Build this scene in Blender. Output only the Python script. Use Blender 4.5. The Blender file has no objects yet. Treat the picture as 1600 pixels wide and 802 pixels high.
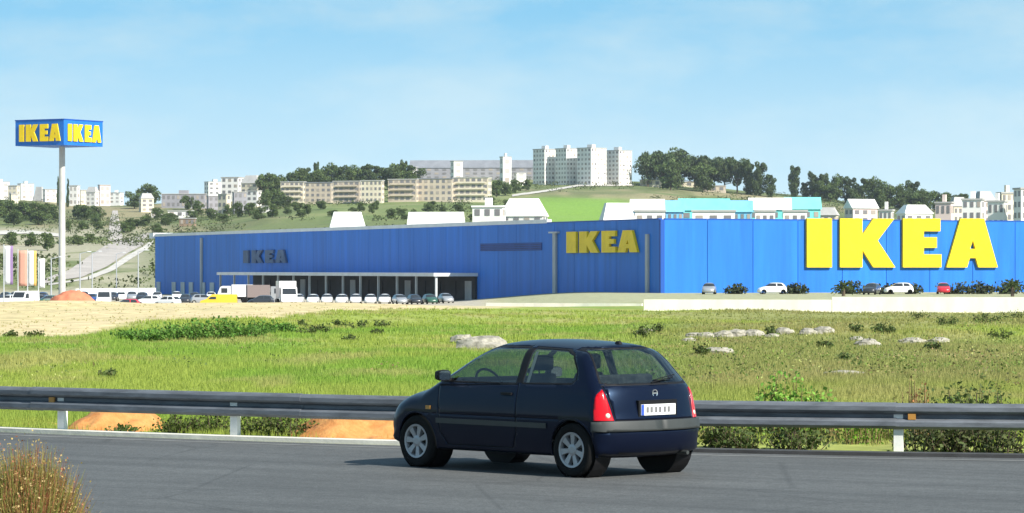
import bpy, bmesh, math, random
import numpy as np
from mathutils import Vector, Matrix
from mathutils.geometry import tessellate_polygon

random.seed(7); rng = np.random.default_rng(11)
sc = bpy.context.scene
col = sc.collection
R = math.radians

# ------------------------------------------------------------------ camera
F, HOR, CH = 5000.0, 420.0, 2.2            # focal length and horizon row in photograph pixels, eye height
cam_d = bpy.data.cameras.new("camera"); cam = bpy.data.objects.new("camera", cam_d); col.objects.link(cam)
cam.location = (0, 0, CH); cam.rotation_euler = (R(90), 0, 0)
cam_d.sensor_width = 36; cam_d.lens = F / 1600 * 36
cam_d.shift_y = (HOR - 401) / 1600
cam_d.clip_start = 0.5; cam_d.clip_end = 20000
sc.camera = cam

# ------------------------------------------------------------------ light
to_sun = Vector((0.75, -0.66, 0.0)).normalized(); EL = R(38)
to_sun = Vector((to_sun.x * math.cos(EL), to_sun.y * math.cos(EL), math.sin(EL)))
sun_d = bpy.data.lights.new("sun", 'SUN'); sun_d.energy = 5.0; sun_d.angle = R(0.5); sun_d.color = (1, 0.955, 0.88)
sun = bpy.data.objects.new("sun", sun_d); col.objects.link(sun)
sun.rotation_euler = (-to_sun).to_track_quat('-Z', 'Y').to_euler(); sun.location = (40, -40, 60)

world = bpy.data.worlds.new("World"); sc.world = world; world.use_nodes = True
wn, wl = world.node_tree.nodes, world.node_tree.links
wn.clear()
w_out = wn.new('ShaderNodeOutputWorld'); w_bg = wn.new('ShaderNodeBackground')
sky = wn.new('ShaderNodeTexSky'); sky.sky_type = 'NISHITA'; sky.sun_disc = False
sky.sun_elevation = EL; sky.sun_rotation = math.atan2(to_sun.x, to_sun.y)
sky.air_density = 1.0; sky.dust_density = 0.6; sky.ozone_density = 2.0; sky.altitude = 50
w_tc = wn.new('ShaderNodeTexCoord'); w_sep = wn.new('ShaderNodeSeparateXYZ')
wl.new(w_tc.outputs['Generated'], w_sep.inputs[0])
# thin stratus: noise stretched along the horizon, denser cloud in patches
w_map = wn.new('ShaderNodeMapping'); w_map.inputs['Scale'].default_value = (13.0, 13.0, 36.0); w_map.inputs['Location'].default_value = (0.62, 0.0, 0.3)
wl.new(w_tc.outputs['Generated'], w_map.inputs['Vector'])
w_n = wn.new('ShaderNodeTexNoise'); w_n.inputs['Scale'].default_value = 1.0; w_n.inputs['Detail'].default_value = 7; w_n.inputs['Roughness'].default_value = 0.58
wl.new(w_map.outputs[0], w_n.inputs['Vector'])
w_r = wn.new('ShaderNodeValToRGB'); w_r.color_ramp.elements[0].position = 0.44; w_r.color_ramp.elements[1].position = 0.66
wl.new(w_n.outputs['Fac'], w_r.inputs['Fac'])
# haze towards the horizon, all the way round
w_h = wn.new('ShaderNodeMapRange'); w_h.inputs['From Min'].default_value = 0.0; w_h.inputs['From Max'].default_value = 0.08
w_h.inputs['To Min'].default_value = 0.95; w_h.inputs['To Max'].default_value = 0.0
wl.new(w_sep.outputs['Z'], w_h.inputs['Value'])
blue = wn.new('ShaderNodeMix'); blue.data_type = 'RGBA'
w_b = wn.new('ShaderNodeMapRange'); w_b.inputs['From Min'].default_value = 0.08; w_b.inputs['From Max'].default_value = 0.5; w_b.inputs['To Min'].default_value = 0.78; w_b.inputs['To Max'].default_value = 0.15
wl.new(w_sep.outputs['Z'], w_b.inputs['Value']); wl.new(w_b.outputs[0], blue.inputs['Factor'])
wl.new(sky.outputs[0], blue.inputs['A']); blue.inputs['B'].default_value = (1.6, 4.9, 7.7, 1)
hz = wn.new('ShaderNodeMix'); hz.data_type = 'RGBA'
wl.new(w_h.outputs[0], hz.inputs['Factor']); hz.inputs['B'].default_value = (6.6, 8.4, 9.1, 1)
cl = wn.new('ShaderNodeMix'); cl.data_type = 'RGBA'
w_cm = wn.new('ShaderNodeMath'); w_cm.operation = 'MULTIPLY'; w_cm.inputs[1].default_value = 0.85
wl.new(w_r.outputs[0], w_cm.inputs[0]); wl.new(w_cm.outputs[0], cl.inputs['Factor'])
wl.new(blue.outputs['Result'], cl.inputs['A']); cl.inputs['B'].default_value = (4.1, 6.1, 7.3, 1); wl.new(cl.outputs['Result'], hz.inputs['A'])
w_bg.inputs['Strength'].default_value = 0.074
wl.new(hz.outputs['Result'], w_bg.inputs['Color']); wl.new(w_bg.outputs[0], w_out.inputs['Surface'])

vs = sc.view_settings
vs.view_transform = 'Standard'; vs.look = 'None'; vs.exposure = 0.75; vs.gamma = 1.0; vs.use_curve_mapping = False

# ------------------------------------------------------------------ helpers
def tag(o, label=None, cat=None, group=None, kind=None):
    if label: o['label'] = label
    if cat: o['category'] = cat
    if group: o['group'] = group
    if kind: o['kind'] = kind
    return o

def link(name, me, mat=None, parent=None, loc=(0, 0, 0), smooth=False):
    o = bpy.data.objects.new(name, me); col.objects.link(o)
    if mat is not None:
        for m in (mat if isinstance(mat, (list, tuple)) else [mat]): me.materials.append(m)
    if parent: o.parent = parent
    o.location = loc
    if smooth: me.shade_smooth()
    return o

def empty(name, loc=(0, 0, 0), rz=0.0):
    o = bpy.data.objects.new(name, None); col.objects.link(o); o.empty_display_size = 0.2
    o.location = loc; o.rotation_euler = (0, 0, rz); return o

def copy_tree(o, parent=None):
    c = o.copy(); col.objects.link(c); c.parent = parent
    for ch in o.children: copy_tree(ch, c)
    return c

def obj_mat(o, slot, mat):
    o.material_slots[slot].link = 'OBJECT'; o.material_slots[slot].material = mat

class MB:
    def __init__(s): s.v = []; s.f = []; s.m = []
    def poly(s, pts, m=0):
        i = len(s.v); s.v += [tuple(p) for p in pts]; s.f.append(tuple(range(i, i + len(pts)))); s.m.append(m)
    def box(s, x0, x1, y0, y1, z0, z1, m=0, taper=1.0, tx=None):
        i = len(s.v); cx, cy = (x0 + x1) / 2, (y0 + y1) / 2; t2 = taper if tx is None else tx
        for z, ty, t in ((z0, 1, 1), (z1, taper, t2)):
            s.v += [(cx + (x - cx) * t, cy + (y - cy) * ty, z) for x, y in ((x0, y0), (x1, y0), (x1, y1), (x0, y1))]
        for f in ((3, 2, 1, 0), (4, 5, 6, 7), (0, 1, 5, 4), (1, 2, 6, 5), (2, 3, 7, 6), (3, 0, 4, 7)):
            s.f.append(tuple(i + k for k in f)); s.m.append(m)
    def tube(s, p0, p1, r0, r1=None, n=8, m=0, cap=True):
        r1 = r0 if r1 is None else r1
        p0, p1 = Vector(p0), Vector(p1); d = (p1 - p0).normalized()
        a = d.orthogonal().normalized(); b = d.cross(a); i = len(s.v)
        for p, r in ((p0, r0), (p1, r1)):
            for k in range(n):
                t = 2 * math.pi * k / n; s.v.append(tuple(p + a * (r * math.cos(t)) + b * (r * math.sin(t))))
        for k in range(n):
            s.f.append((i + k, i + (k + 1) % n, i + n + (k + 1) % n, i + n + k)); s.m.append(m)
        if cap:
            s.f.append(tuple(i + k for k in reversed(range(n)))); s.m.append(m)
            s.f.append(tuple(i + n + k for k in range(n))); s.m.append(m)
    def lathe(s, prof, n=24, axis='y', c=(0, 0, 0), m=0):
        i = len(s.v); k = len(prof)
        for a in range(n):
            t = 2 * math.pi * a / n
            for r, h in prof:
                q = (r * math.cos(t), h, r * math.sin(t)) if axis == 'y' else (r * math.cos(t), r * math.sin(t), h)
                s.v.append((c[0] + q[0], c[1] + q[1], c[2] + q[2]))
        for a in range(n):
            b = (a + 1) % n
            for j in range(k - 1):
                s.f.append((i + a * k + j, i + a * k + j + 1, i + b * k + j + 1, i + b * k + j)); s.m.append(m)
    def mesh(s, name='mesh'):
        me = bpy.data.meshes.new(name); me.from_pydata(s.v, [], s.f)
        if any(s.m): me.polygons.foreach_set('material_index', s.m)
        me.update(); return me
    def build(s, name, mat, parent=None, loc=(0, 0, 0), smooth=False):
        return link(name, s.mesh(name), mat, parent, loc, smooth)

def prism(outline, hole, conv):
    """solid with a 2-D outline (and hole): conv(u, v, w) -> xyz, w=0 back, w=1 front"""
    mb = MB(); loops = [outline] + ([hole] if hole else [])
    flat = [p for l in loops for p in l]
    tris = tessellate_polygon([[Vector((p[0], p[1], 0)) for p in l] for l in loops])
    for t in tris:
        a, b, c = (flat[k] for k in t)
        if (b[0] - a[0]) * (c[1] - a[1]) - (b[1] - a[1]) * (c[0] - a[0]) < 0: b, c = c, b
        mb.poly([conv(*a, 1), conv(*b, 1), conv(*c, 1)]); mb.poly([conv(*a, 0), conv(*c, 0), conv(*b, 0)])
    for l in loops:
        for k in range(len(l)):
            a, b = l[k], l[(k + 1) % len(l)]
            mb.poly([conv(*a, 0), conv(*b, 0), conv(*b, 1), conv(*a, 1)])
    return mb

def vnoise(x, y, seed=0):
    """smooth value noise on arrays, 0..1"""
    x = np.asarray(x, float); y = np.asarray(y, float)
    xi = np.floor(x).astype(np.int64); yi = np.floor(y).astype(np.int64); fx = x - xi; fy = y - yi
    fx = fx * fx * (3 - 2 * fx); fy = fy * fy * (3 - 2 * fy)
    def h(a, b):
        n = (a * 374761393 + b * 668265263 + seed * 974711) & 0x7fffffff
        n = ((n ^ (n >> 13)) * 1274126177) & 0x7fffffff
        return ((n ^ (n >> 16)) & 0xffff) / 65535.0
    return (h(xi, yi) * (1 - fx) + h(xi + 1, yi) * fx) * (1 - fy) + (h(xi, yi + 1) * (1 - fx) + h(xi + 1, yi + 1) * fx) * fy
def fnoise(x, y, seed=0, o=4):
    s = 0; a = 0.5
    for k in range(o): s = s + a * vnoise(x * 2 ** k, y * 2 ** k, seed + k); a *= 0.5
    return s / (1 - 0.5 ** o)
def sstep(a, b, x):
    t = np.clip((np.asarray(x, float) - a) / (b - a), 0, 1); return t * t * (3 - 2 * t)

# ------------------------------------------------------------------ materials
def pmat(name, rgb, rough=0.7, metal=0.0, coat=0.0, var=0.0, scale=4.0, spec=None, bump=0.0, detail=4, rgb2=None, stretch=None):
    m = bpy.data.materials.new(name); m.use_nodes = True; nt = m.node_tree; b = nt.nodes['Principled BSDF']
    b.inputs['Base Color'].default_value = (*rgb, 1); b.inputs['Roughness'].default_value = rough; b.inputs['Metallic'].default_value = metal
    if coat: b.inputs['Coat Weight'].default_value = coat; b.inputs['Coat Roughness'].default_value = 0.04
    if spec is not None: b.inputs['Specular IOR Level'].default_value = spec
    if var or rgb2 or bump:
        tc = nt.nodes.new('ShaderNodeTexCoord'); n = nt.nodes.new('ShaderNodeTexNoise'); n.inputs['Scale'].default_value = scale; n.inputs['Detail'].default_value = detail
        n.inputs['Roughness'].default_value = 0.65
        if stretch:
            mp = nt.nodes.new('ShaderNodeMapping'); mp.inputs['Scale'].default_value = stretch
            nt.links.new(tc.outputs['Object'], mp.inputs['Vector']); nt.links.new(mp.outputs[0], n.inputs['Vector'])
        else: nt.links.new(tc.outputs['Object'], n.inputs['Vector'])
        if var or rgb2:
            r = nt.nodes.new('ShaderNodeValToRGB'); r.color_ramp.elements[0].position = 0.32; r.color_ramp.elements[1].position = 0.68
            c2 = rgb2 or tuple(min(1, c * (1 + var)) for c in rgb); c1 = rgb if rgb2 else tuple(c * (1 - var) for c in rgb)
            r.color_ramp.elements[0].color = (*c1, 1); r.color_ramp.elements[1].color = (*c2, 1)
            nt.links.new(n.outputs['Fac'], r.inputs['Fac']); nt.links.new(r.outputs[0], b.inputs['Base Color'])
        if bump:
            bp = nt.nodes.new('ShaderNodeBump'); bp.inputs['Strength'].default_value = bump; bp.inputs['Distance'].default_value = 0.05
            nt.links.new(n.outputs['Fac'], bp.inputs['Height']); nt.links.new(bp.outputs[0], b.inputs['Normal'])
    return m

def attr_mat(name, rough=0.85, transl=0.0, noise=None):
    m = bpy.data.materials.new(name); m.use_nodes = True; nt = m.node_tree; b = nt.nodes['Principled BSDF']
    b.inputs['Roughness'].default_value = rough; b.inputs['Specular IOR Level'].default_value = 0.15
    a = nt.nodes.new('ShaderNodeAttribute'); a.attribute_name = 'Col'; src = a.outputs['Color']
    if noise:
        tc = nt.nodes.new('ShaderNodeTexCoord'); n = nt.nodes.new('ShaderNodeTexNoise'); n.inputs['Scale'].default_value = noise; n.inputs['Detail'].default_value = 6; n.inputs['Roughness'].default_value = 0.7
        nt.links.new(tc.outputs['Object'], n.inputs['Vector'])
        mr = nt.nodes.new('ShaderNodeMapRange'); mr.inputs['From Min'].default_value = 0.3; mr.inputs['From Max'].default_value = 0.7; mr.inputs['To Min'].default_value = 0.65; mr.inputs['To Max'].default_value = 1.35
        nt.links.new(n.outputs['Fac'], mr.inputs['Value'])
        mx = nt.nodes.new('ShaderNodeVectorMath'); mx.operation = 'SCALE'
        nt.links.new(src, mx.inputs[0]); nt.links.new(mr.outputs[0], mx.inputs['Scale']); src = mx.outputs[0]
    nt.links.new(src, b.inputs['Base Color'])
    if transl:
        t = nt.nodes.new('ShaderNodeBsdfTranslucent'); nt.links.new(src, t.inputs['Color'])
        mix = nt.nodes.new('ShaderNodeMixShader'); mix.inputs[0].default_value = transl
        o = nt.nodes['Material Output']; nt.links.new(b.outputs[0], mix.inputs[1]); nt.links.new(t.outputs[0], mix.inputs[2]); nt.links.new(mix.outputs[0], o.inputs['Surface'])
    return m

def glass_mat(name, tint):
    m = bpy.data.materials.new(name); m.use_nodes = True; nt = m.node_tree; nt.nodes.remove(nt.nodes['Principled BSDF'])
    o = nt.nodes['Material Output']; t = nt.nodes.new('ShaderNodeBsdfTransparent'); t.inputs[0].default_value = (*tint, 1)
    g = nt.nodes.new('ShaderNodeBsdfGlossy'); g.inputs['Roughness'].default_value = 0.03
    lw = nt.nodes.new('ShaderNodeLayerWeight'); lw.inputs[0].default_value = 0.5
    pw = nt.nodes.new('ShaderNodeMath'); pw.operation = 'POWER'; pw.inputs[1].default_value = 4.0; nt.links.new(lw.outputs['Facing'], pw.inputs[0])
    fr = nt.nodes.new('ShaderNodeMath'); fr.operation = 'MULTIPLY_ADD'; fr.inputs[1].default_value = 0.8; fr.inputs[2].default_value = 0.11; nt.links.new(pw.outputs[0], fr.inputs[0])
    mix = nt.nodes.new('ShaderNodeMixShader')
    nt.links.new(fr.outputs[0], mix.inputs[0]); nt.links.new(t.outputs[0], mix.inputs[1]); nt.links.new(g.outputs[0], mix.inputs[2]); nt.links.new(mix.outputs[0], o.inputs['Surface'])
    return m

M = dict(
    asphalt=pmat('asphalt', (0.10, 0.102, 0.098), 0.85, var=0.22, scale=0.5, bump=0.15, detail=9, stretch=(1.4, 0.6, 1)),
    edge_strip=pmat('dark_edge_strip', (0.04, 0.04, 0.04), 0.9, var=0.3, scale=3),
    kerb=pmat('kerb_concrete', (0.62, 0.59, 0.50), 0.85, var=0.15, scale=3, bump=0.2),
    soil=pmat('orange_soil', (0.42, 0.15, 0.035), 0.95, scale=5, rgb2=(0.56, 0.27, 0.085), bump=0.6),
    steel=pmat('galvanised_steel', (0.125, 0.138, 0.155), 0.65, 0.25, var=0.3, scale=4, stretch=(0.6, 0.6, 3)),
    post=pmat('post_white', (0.72, 0.72, 0.68), 0.6, var=0.12, scale=6),
    amber=pmat('amber_plastic', (0.42, 0.20, 0.04), 0.3),
    rock=pmat('limestone', (0.15, 0.14, 0.11), 0.9, scale=4.5, rgb2=(0.42, 0.39, 0.32), bump=0.7),
    blue=pmat('blue_cladding', (0.018, 0.160, 0.575), 0.5, var=0.14, scale=0.6, spec=0.25, stretch=(1, 1, 0.08)),
    blue2=pmat('blue_flashing', (0.010, 0.075, 0.34), 0.5, spec=0.3),
    yellow=pmat('yellow_letter', (0.86, 0.60, 0.01), 0.5, var=0.10, scale=0.7, spec=0.3),
    yellow2=pmat('dull_letter', (0.10, 0.14, 0.22), 0.8, var=0.2, scale=0.5),  # duller, bluer colour for the far set of letters
    coping=pmat('white_coping', (0.70, 0.71, 0.70), 0.6, var=0.1, scale=0.3),
    roofing=pmat('roof_membrane', (0.42, 0.43, 0.43), 0.9, var=0.1, scale=0.05),
    pipe=pmat('pipe_grey', (0.36, 0.38, 0.40), 0.6, var=0.1, scale=0.5),
    dark=pmat('recess_shade_dark', (0.03, 0.03, 0.035), 0.8, var=0.3, scale=0.4),  # near-black: shade of the recess under the canopy put into the colour
    ltgrey=pmat('light_grey_metal', (0.48, 0.50, 0.50), 0.6, var=0.15, scale=0.5),
    canopy=pmat('canopy_white', (0.62, 0.63, 0.62), 0.6, var=0.1, scale=0.5),
    white=pmat('white_render', (0.80, 0.77, 0.72), 0.9, var=0.07, scale=0.15),
    cream=pmat('cream_render', (0.68, 0.60, 0.46), 0.9, var=0.10, scale=0.15),
    pink=pmat('pink_render', (0.72, 0.58, 0.52), 0.9, var=0.08, scale=0.15),
    beige=pmat('beige_render', (0.52, 0.44, 0.34), 0.9, var=0.13, scale=0.2),
    greyb=pmat('grey_render', (0.30, 0.29, 0.31), 0.9, var=0.12, scale=0.15),
    brownb=pmat('brown_brick', (0.27, 0.19, 0.13), 0.9, var=0.15, scale=0.3),
    flat=pmat('flat_roof', (0.40, 0.39, 0.37), 0.95, var=0.15, scale=0.2),
    slate=pmat('slate_roof', (0.20, 0.21, 0.23), 0.8, var=0.15, scale=0.2),
    whiteroof=pmat('white_roof', (0.82, 0.81, 0.76), 0.8, var=0.06, scale=0.2),
    teal=pmat('turquoise_sheet', (0.16, 0.58, 0.55), 0.55, var=0.12, scale=0.3),
    sky=pmat('light_blue_sheet', (0.18, 0.45, 0.66), 0.55, var=0.12, scale=0.3),
    window=pmat('window_glass_far', (0.20, 0.19, 0.19), 0.35),
    shutter=pmat('window_shutter', (0.36, 0.31, 0.26), 0.7),
    wall=pmat('white_wall', (0.78, 0.75, 0.64), 0.9, var=0.12, scale=0.8, stretch=(1, 1, 0.4)),
    trackp=pmat('pale_track', (0.50, 0.47, 0.42), 0.95, var=0.15, scale=0.08),
    hroad=pmat('hill_road', (0.40, 0.36, 0.32), 0.9, var=0.18, scale=0.08),
    bark=pmat('bark', (0.10, 0.075, 0.05), 0.95, var=0.3, scale=2),
    leaf=attr_mat('leaf', 0.7, 0.25), grass=attr_mat('grass_blade', 0.75, 0.35),
    ground=attr_mat('ground_cover', 0.95, 0, 0.9),
    paint=pmat('car_paint_dark_blue', (0.0024, 0.0042, 0.0135), 0.36, 0.0, coat=0.26, spec=0.16),
    rubber=pmat('rubber', (0.010, 0.010, 0.010), 0.85, spec=0.15), seal=pmat('black_trim', (0.008, 0.008, 0.009), 0.55, spec=0.2),
    bumper=pmat('grey_bumper_plastic', (0.032, 0.036, 0.034), 0.55, var=0.1, scale=8),
    red=pmat('red_lens', (0.50, 0.003, 0.010), 0.25, coat=0.15, spec=0.25), clearl=pmat('clear_lens', (0.72, 0.62, 0.52), 0.15, coat=0.5),
    hub=pmat('hubcap_silver', (0.33, 0.33, 0.34), 0.4, 0.5), chrome=pmat('bright_metal', (0.75, 0.76, 0.78), 0.2, 0.9),
    plate=pmat('plate_white', (0.82, 0.82, 0.78), 0.5), plateink=pmat('plate_ink', (0.16, 0.16, 0.16), 0.6), plateblue=pmat('plate_blue', (0.03, 0.08, 0.4), 0.5),
    inner=pmat('cabin_lining', (0.035, 0.036, 0.038), 0.9), seat=pmat('seat_cloth', (0.045, 0.045, 0.05), 0.95, var=0.2, scale=10),
    belt=pmat('pale_trim', (0.42, 0.43, 0.42), 0.7),
    glass=glass_mat('car_glass', (0.54, 0.62, 0.59)), mirror=pmat('mirror_glass', (0.85, 0.86, 0.88), 0.03, 1.0),
    cwhite=pmat('paint_white', (0.80, 0.80, 0.78), 0.3, coat=0.5), cgrey=pmat('paint_silver', (0.40, 0.41, 0.42), 0.3, 0.4, coat=0.5),
    cdark=pmat('paint_charcoal', (0.03, 0.033, 0.04), 0.3, coat=0.5), cred=pmat('paint_red', (0.50, 0.02, 0.035), 0.3, coat=0.5),
    cyel=pmat('paint_yellow', (0.72, 0.46, 0.03), 0.35, coat=0.4), cblue=pmat('paint_blue', (0.03, 0.07, 0.22), 0.3, coat=0.5), cgreen=pmat('paint_green', (0.03, 0.09, 0.06), 0.3, coat=0.5),
    fglass=pmat('far_car_glass', (0.03, 0.035, 0.04), 0.08),
    salmon=pmat('banner_salmon', (0.55, 0.28, 0.20), 0.8), purple=pmat('banner_purple', (0.22, 0.14, 0.28), 0.8), orange=pmat('banner_orange', (0.60, 0.36, 0.10), 0.8), bwhite=pmat('banner_white', (0.75, 0.75, 0.72), 0.8),
    heap=pmat('red_earth', (0.52, 0.17, 0.09), 0.95, var=0.18, scale=1.2, bump=0.5),
)

M['paint'].node_tree.nodes['Principled BSDF'].inputs['Specular Tint'].default_value = (0.30, 0.55, 1.0, 1)
def panel_variation(m, amp):
    nt = m.node_tree; b = nt.nodes['Principled BSDF']; src = b.inputs['Base Color'].links[0].from_socket
    oi = nt.nodes.new('ShaderNodeObjectInfo'); mr = nt.nodes.new('ShaderNodeMapRange'); mr.inputs['To Min'].default_value = 1 - amp; mr.inputs['To Max'].default_value = 1 + amp
    sc_ = nt.nodes.new('ShaderNodeVectorMath'); sc_.operation = 'SCALE'
    nt.links.new(oi.outputs['Random'], mr.inputs['Value']); nt.links.new(src, sc_.inputs[0]); nt.links.new(mr.outputs[0], sc_.inputs['Scale']); nt.links.new(sc_.outputs[0], b.inputs['Base Color'])
panel_variation(M['blue'], 0.07)
def asphalt_nodes(m):
    nt = m.node_tree; b = nt.nodes['Principled BSDF']; N_ = nt.nodes.new; L_ = nt.links.new
    tc = N_('ShaderNodeTexCoord')
    def noise(scale, rot=0.0, st=(1, 1, 1), detail=4):
        mp = N_('ShaderNodeMapping'); mp.inputs['Scale'].default_value = st
        r0 = N_('ShaderNodeMapping'); r0.inputs['Rotation'].default_value = (0, 0, rot); L_(tc.outputs['Object'], r0.inputs['Vector']); L_(r0.outputs[0], mp.inputs['Vector'])
        n = N_('ShaderNodeTexNoise'); n.inputs['Scale'].default_value = scale; n.inputs['Detail'].default_value = detail; n.inputs['Roughness'].default_value = .65; L_(mp.outputs[0], n.inputs['Vector']); return n.outputs['Fac']
    def rng_(f, a, b_, lo=.3, hi=.7):
        r = N_('ShaderNodeMapRange'); r.inputs['From Min'].default_value = lo; r.inputs['From Max'].default_value = hi; r.inputs['To Min'].default_value = a; r.inputs['To Max'].default_value = b_; L_(f, r.inputs['Value']); return r.outputs[0]
    def mul(a, c):
        q = N_('ShaderNodeMath'); q.operation = 'MULTIPLY'; L_(a, q.inputs[0]); L_(c, q.inputs[1]); return q.outputs[0]
    streak = rng_(noise(1.0, R(33), (.10, 1.5, 1), 5), .72, 1.25)      # tyre wear along the road
    patch = rng_(noise(.35, 0, (1, 1, 1), 5), .85, 1.15); grain = rng_(noise(55, 0, (1, 1, 1), 2), .42, 1.65, .25, .75); mid = rng_(noise(7, 0, (1, 1, 1), 4), .85, 1.15)
    v = N_('ShaderNodeTexVoronoi'); v.feature = 'DISTANCE_TO_EDGE'; v.inputs['Scale'].default_value = .33; L_(tc.outputs['Object'], v.inputs['Vector']); crack = rng_(v.outputs['Distance'], .78, 1.0, .002, .012)
    f = mul(mul(mul(streak, patch), mul(grain, mid)), crack)
    sc_ = N_('ShaderNodeVectorMath'); sc_.operation = 'SCALE'; sc_.inputs[0].default_value = (0.072, 0.075, 0.073); L_(f, sc_.inputs['Scale']); L_(sc_.outputs[0], b.inputs['Base Color'])
asphalt_nodes(M['asphalt'])
# ------------------------------------------------------------------ terrain
YC_PX = [-900, -200, 0, 100, 200, 330, 410, 500, 640, 830, 990, 1100, 1250, 1400, 1500, 1600, 1800, 2500]
YC_Y = [345, 322, 312, 316, 318, 312, 296, 288, 281, 281, 284, 292, 306, 320, 328, 330, 335, 350]
def height(x, y):
    x = np.asarray(x, float); y = np.asarray(y, float); ys = np.maximum(y, 1.0)
    px = 800 + F * x / ys
    # field: gentle undulation that dies out at the road
    und = (fnoise(x / 14 + 5, y / 14, 3, 3) - 0.5) * 0.75 * sstep(50, 75, y) * (1 - sstep(190, 240, y))
    left = 1 - sstep(-14, 12, x)
    lot = -0.95 - 1.85 * left
    lot = np.where(left > 0, lot, lot)
    rl = -0.52 * sstep(95, 190, y) - 0.43 * sstep(215, 330, y)
    lot = rl * (1 - left) + (-2.8) * sstep(203, 300, y) * left
    z = und + lot
    # hill behind the store
    yc = np.interp(px, YC_PX, YC_Y); t = np.clip((y - 650) / 1250, 0, 1)
    yscr = 437 + (yc - 437) * t ** 0.8
    zh = CH + (HOR - yscr) / F * np.minimum(y, 1900)
    zh = zh + (fnoise(x / 70 + 9, y / 70, 8, 3) - 0.5) * 6 * t
    zh = np.where(y > 1900, zh * np.clip(1 - (y - 1900) / 2200, 0.05, 1), zh)
    k = sstep(640, 720, y)
    return z * (1 - k) + zh * k
def H1(x, y): return float(height(np.array([x]), np.array([y]))[0])
def X(px, d): return (px - 800) / F * d
def Z(py, d): return CH + (HOR - py) / F * d
def hit(px, py, d0=30, d1=2600):
    """distance at which the view ray through a picture point meets the ground"""
    d = np.concatenate([np.arange(d0, 200, 0.5), np.arange(max(200, d0), d1, 2.0)])
    z = height((px - 800) / F * d, d); k = np.nonzero(z >= CH + (HOR - py) / F * d)[0]
    return float(d[k[0]]) if len(k) else d1

SAND_PX = [-400, 0, 110, 200, 300, 430, 520, 640, 760, 900]; SAND_Y = [95, 100, 101, 114, 130, 140, 160, 182, 206, 240]
def sandy(x, y):
    px = 800 + F * x / np.maximum(y, 1)
    b = np.interp(px, SAND_PX, SAND_Y) + (fnoise(x / 5, y / 9, 21, 3) - 0.5) * 16
    return sstep(-3, 4, y - b) * (px < 900)

def mixc(a, b, t): return a * (1 - t[:, None]) + np.array(b)[None, :] * t[:, None]
def field_colour(x, y):
    n1 = fnoise(x / 9, y / 16, 31, 4); n2 = fnoise(x / 2.2, y / 5, 41, 3); n3 = fnoise(x / 30, y / 40, 51, 2)
    c = np.tile(np.array([0.305, 0.370, 0.072]), (len(x), 1))
    c = mixc(c, (0.21, 0.335, 0.05), sstep(0.5, 0.66, n1) * 0.85)
    c = mixc(c, (0.40, 0.36, 0.14), sstep(0.52, 0.70, n2) * 0.6)
    px = 800 + F * x / np.maximum(y, 1)
    rough = sstep(900, 1150, px) * sstep(44, 60, y) * sstep(0.38, 0.6, n3 * 0.4 + n1 * 0.6)
    c = mixc(c, (0.30, 0.27, 0.11), rough * 0.7)
    return c
def hill_colour(x, y):
    px = 800 + F * x / np.maximum(y, 1)
    n1 = fnoise(x / 60, y / 90, 61, 4); n2 = fnoise(x / 18, y / 40, 71, 3)
    c = np.tile(np.array([0.14, 0.17, 0.065]), (len(x), 1))
    c = mixc(c, (0.30, 0.25, 0.15), sstep(0.48, 0.62, n1) * 0.75)
    c = mixc(c, (0.10, 0.13, 0.05), sstep(0.5, 0.65, n2) * 0.7)
    green = sstep(800, 850, px) * (1 - sstep(940, 1040, px)) * sstep(780, 900, y) * (1 - sstep(1560, 1680, y))
    c = mixc(c, (0.19, 0.33, 0.05), green * 0.9)
    green2 = sstep(430, 480, px) * (1 - sstep(800, 830, px)) * sstep(0.4, 0.55, n1)
    c = mixc(c, (0.15, 0.22, 0.06), green2 * 0.5)
    pale = (1 - sstep(180, 300, px)) * sstep(0.38, 0.52, n2) * (1 - sstep(1300, 1500, y))
    c = mixc(c, (0.42, 0.38, 0.28), pale * 0.7)
    return c

def build_ground():
    ys = list(np.arange(-120, 20, 20)) + list(np.arange(20, 240, 2.0)) + list(np.arange(240, 640, 8)) + list(np.arange(640, 1960, 12)) + [2000, 2100, 2300, 2600, 3000, 3500, 4200, 5500, 8000, 14000]
    kd = np.arange(-0.2, 0.2001, 0.002); kx = 0.2 + np.array([0.01, 0.03, 0.06, 0.1, 0.16, 0.25, 0.4, 0.6, 0.9, 1.4])
    ks = np.concatenate([-kx[::-1], kd, kx])
    Y, K = np.meshgrid(np.array(ys), ks, indexing='ij'); XX = K * (Y + 300.0)
    x = XX.ravel(); y = Y.ravel(); z = height(x, y)
    nr, nc = Y.shape
    idx = np.arange(nr * nc).reshape(nr, nc)
    f = np.stack([idx[:-1, :-1], idx[:-1, 1:], idx[1:, 1:], idx[1:, :-1]], -1).reshape(-1, 4)
    me = bpy.data.meshes.new('ground'); me.from_pydata(np.stack([x, y, z], 1).tolist(), [], f.tolist())
    c = field_colour(x, y) * 0.8
    c = mixc(c, (0.56, 0.45, 0.26), sandy(x, y) * (0.75 + 0.25 * vnoise(x / 3, y / 6, 5)))
    pxx = 800 + F * x / np.maximum(y, 1); c = mixc(c, (0.42, 0.38, 0.30), sstep(205, 235, y) * (1 - sstep(740, 800, pxx))); c = mixc(c, (0.33, 0.33, 0.20), sstep(215, 300, y) * sstep(740, 800, pxx))
    kk = sstep(560, 690, y); hc = hill_colour(x, y); c = c * (1 - kk[:, None]) + hc * kk[:, None]
    a = me.color_attributes.new('Col', 'FLOAT_COLOR', 'POINT')
    a.data.foreach_set('color', np.concatenate([c, np.ones((len(c), 1))], 1).ravel().astype(np.float32))
    tag(link('ground', me, M['ground'], smooth=True), kind='structure')
build_ground()

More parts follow.
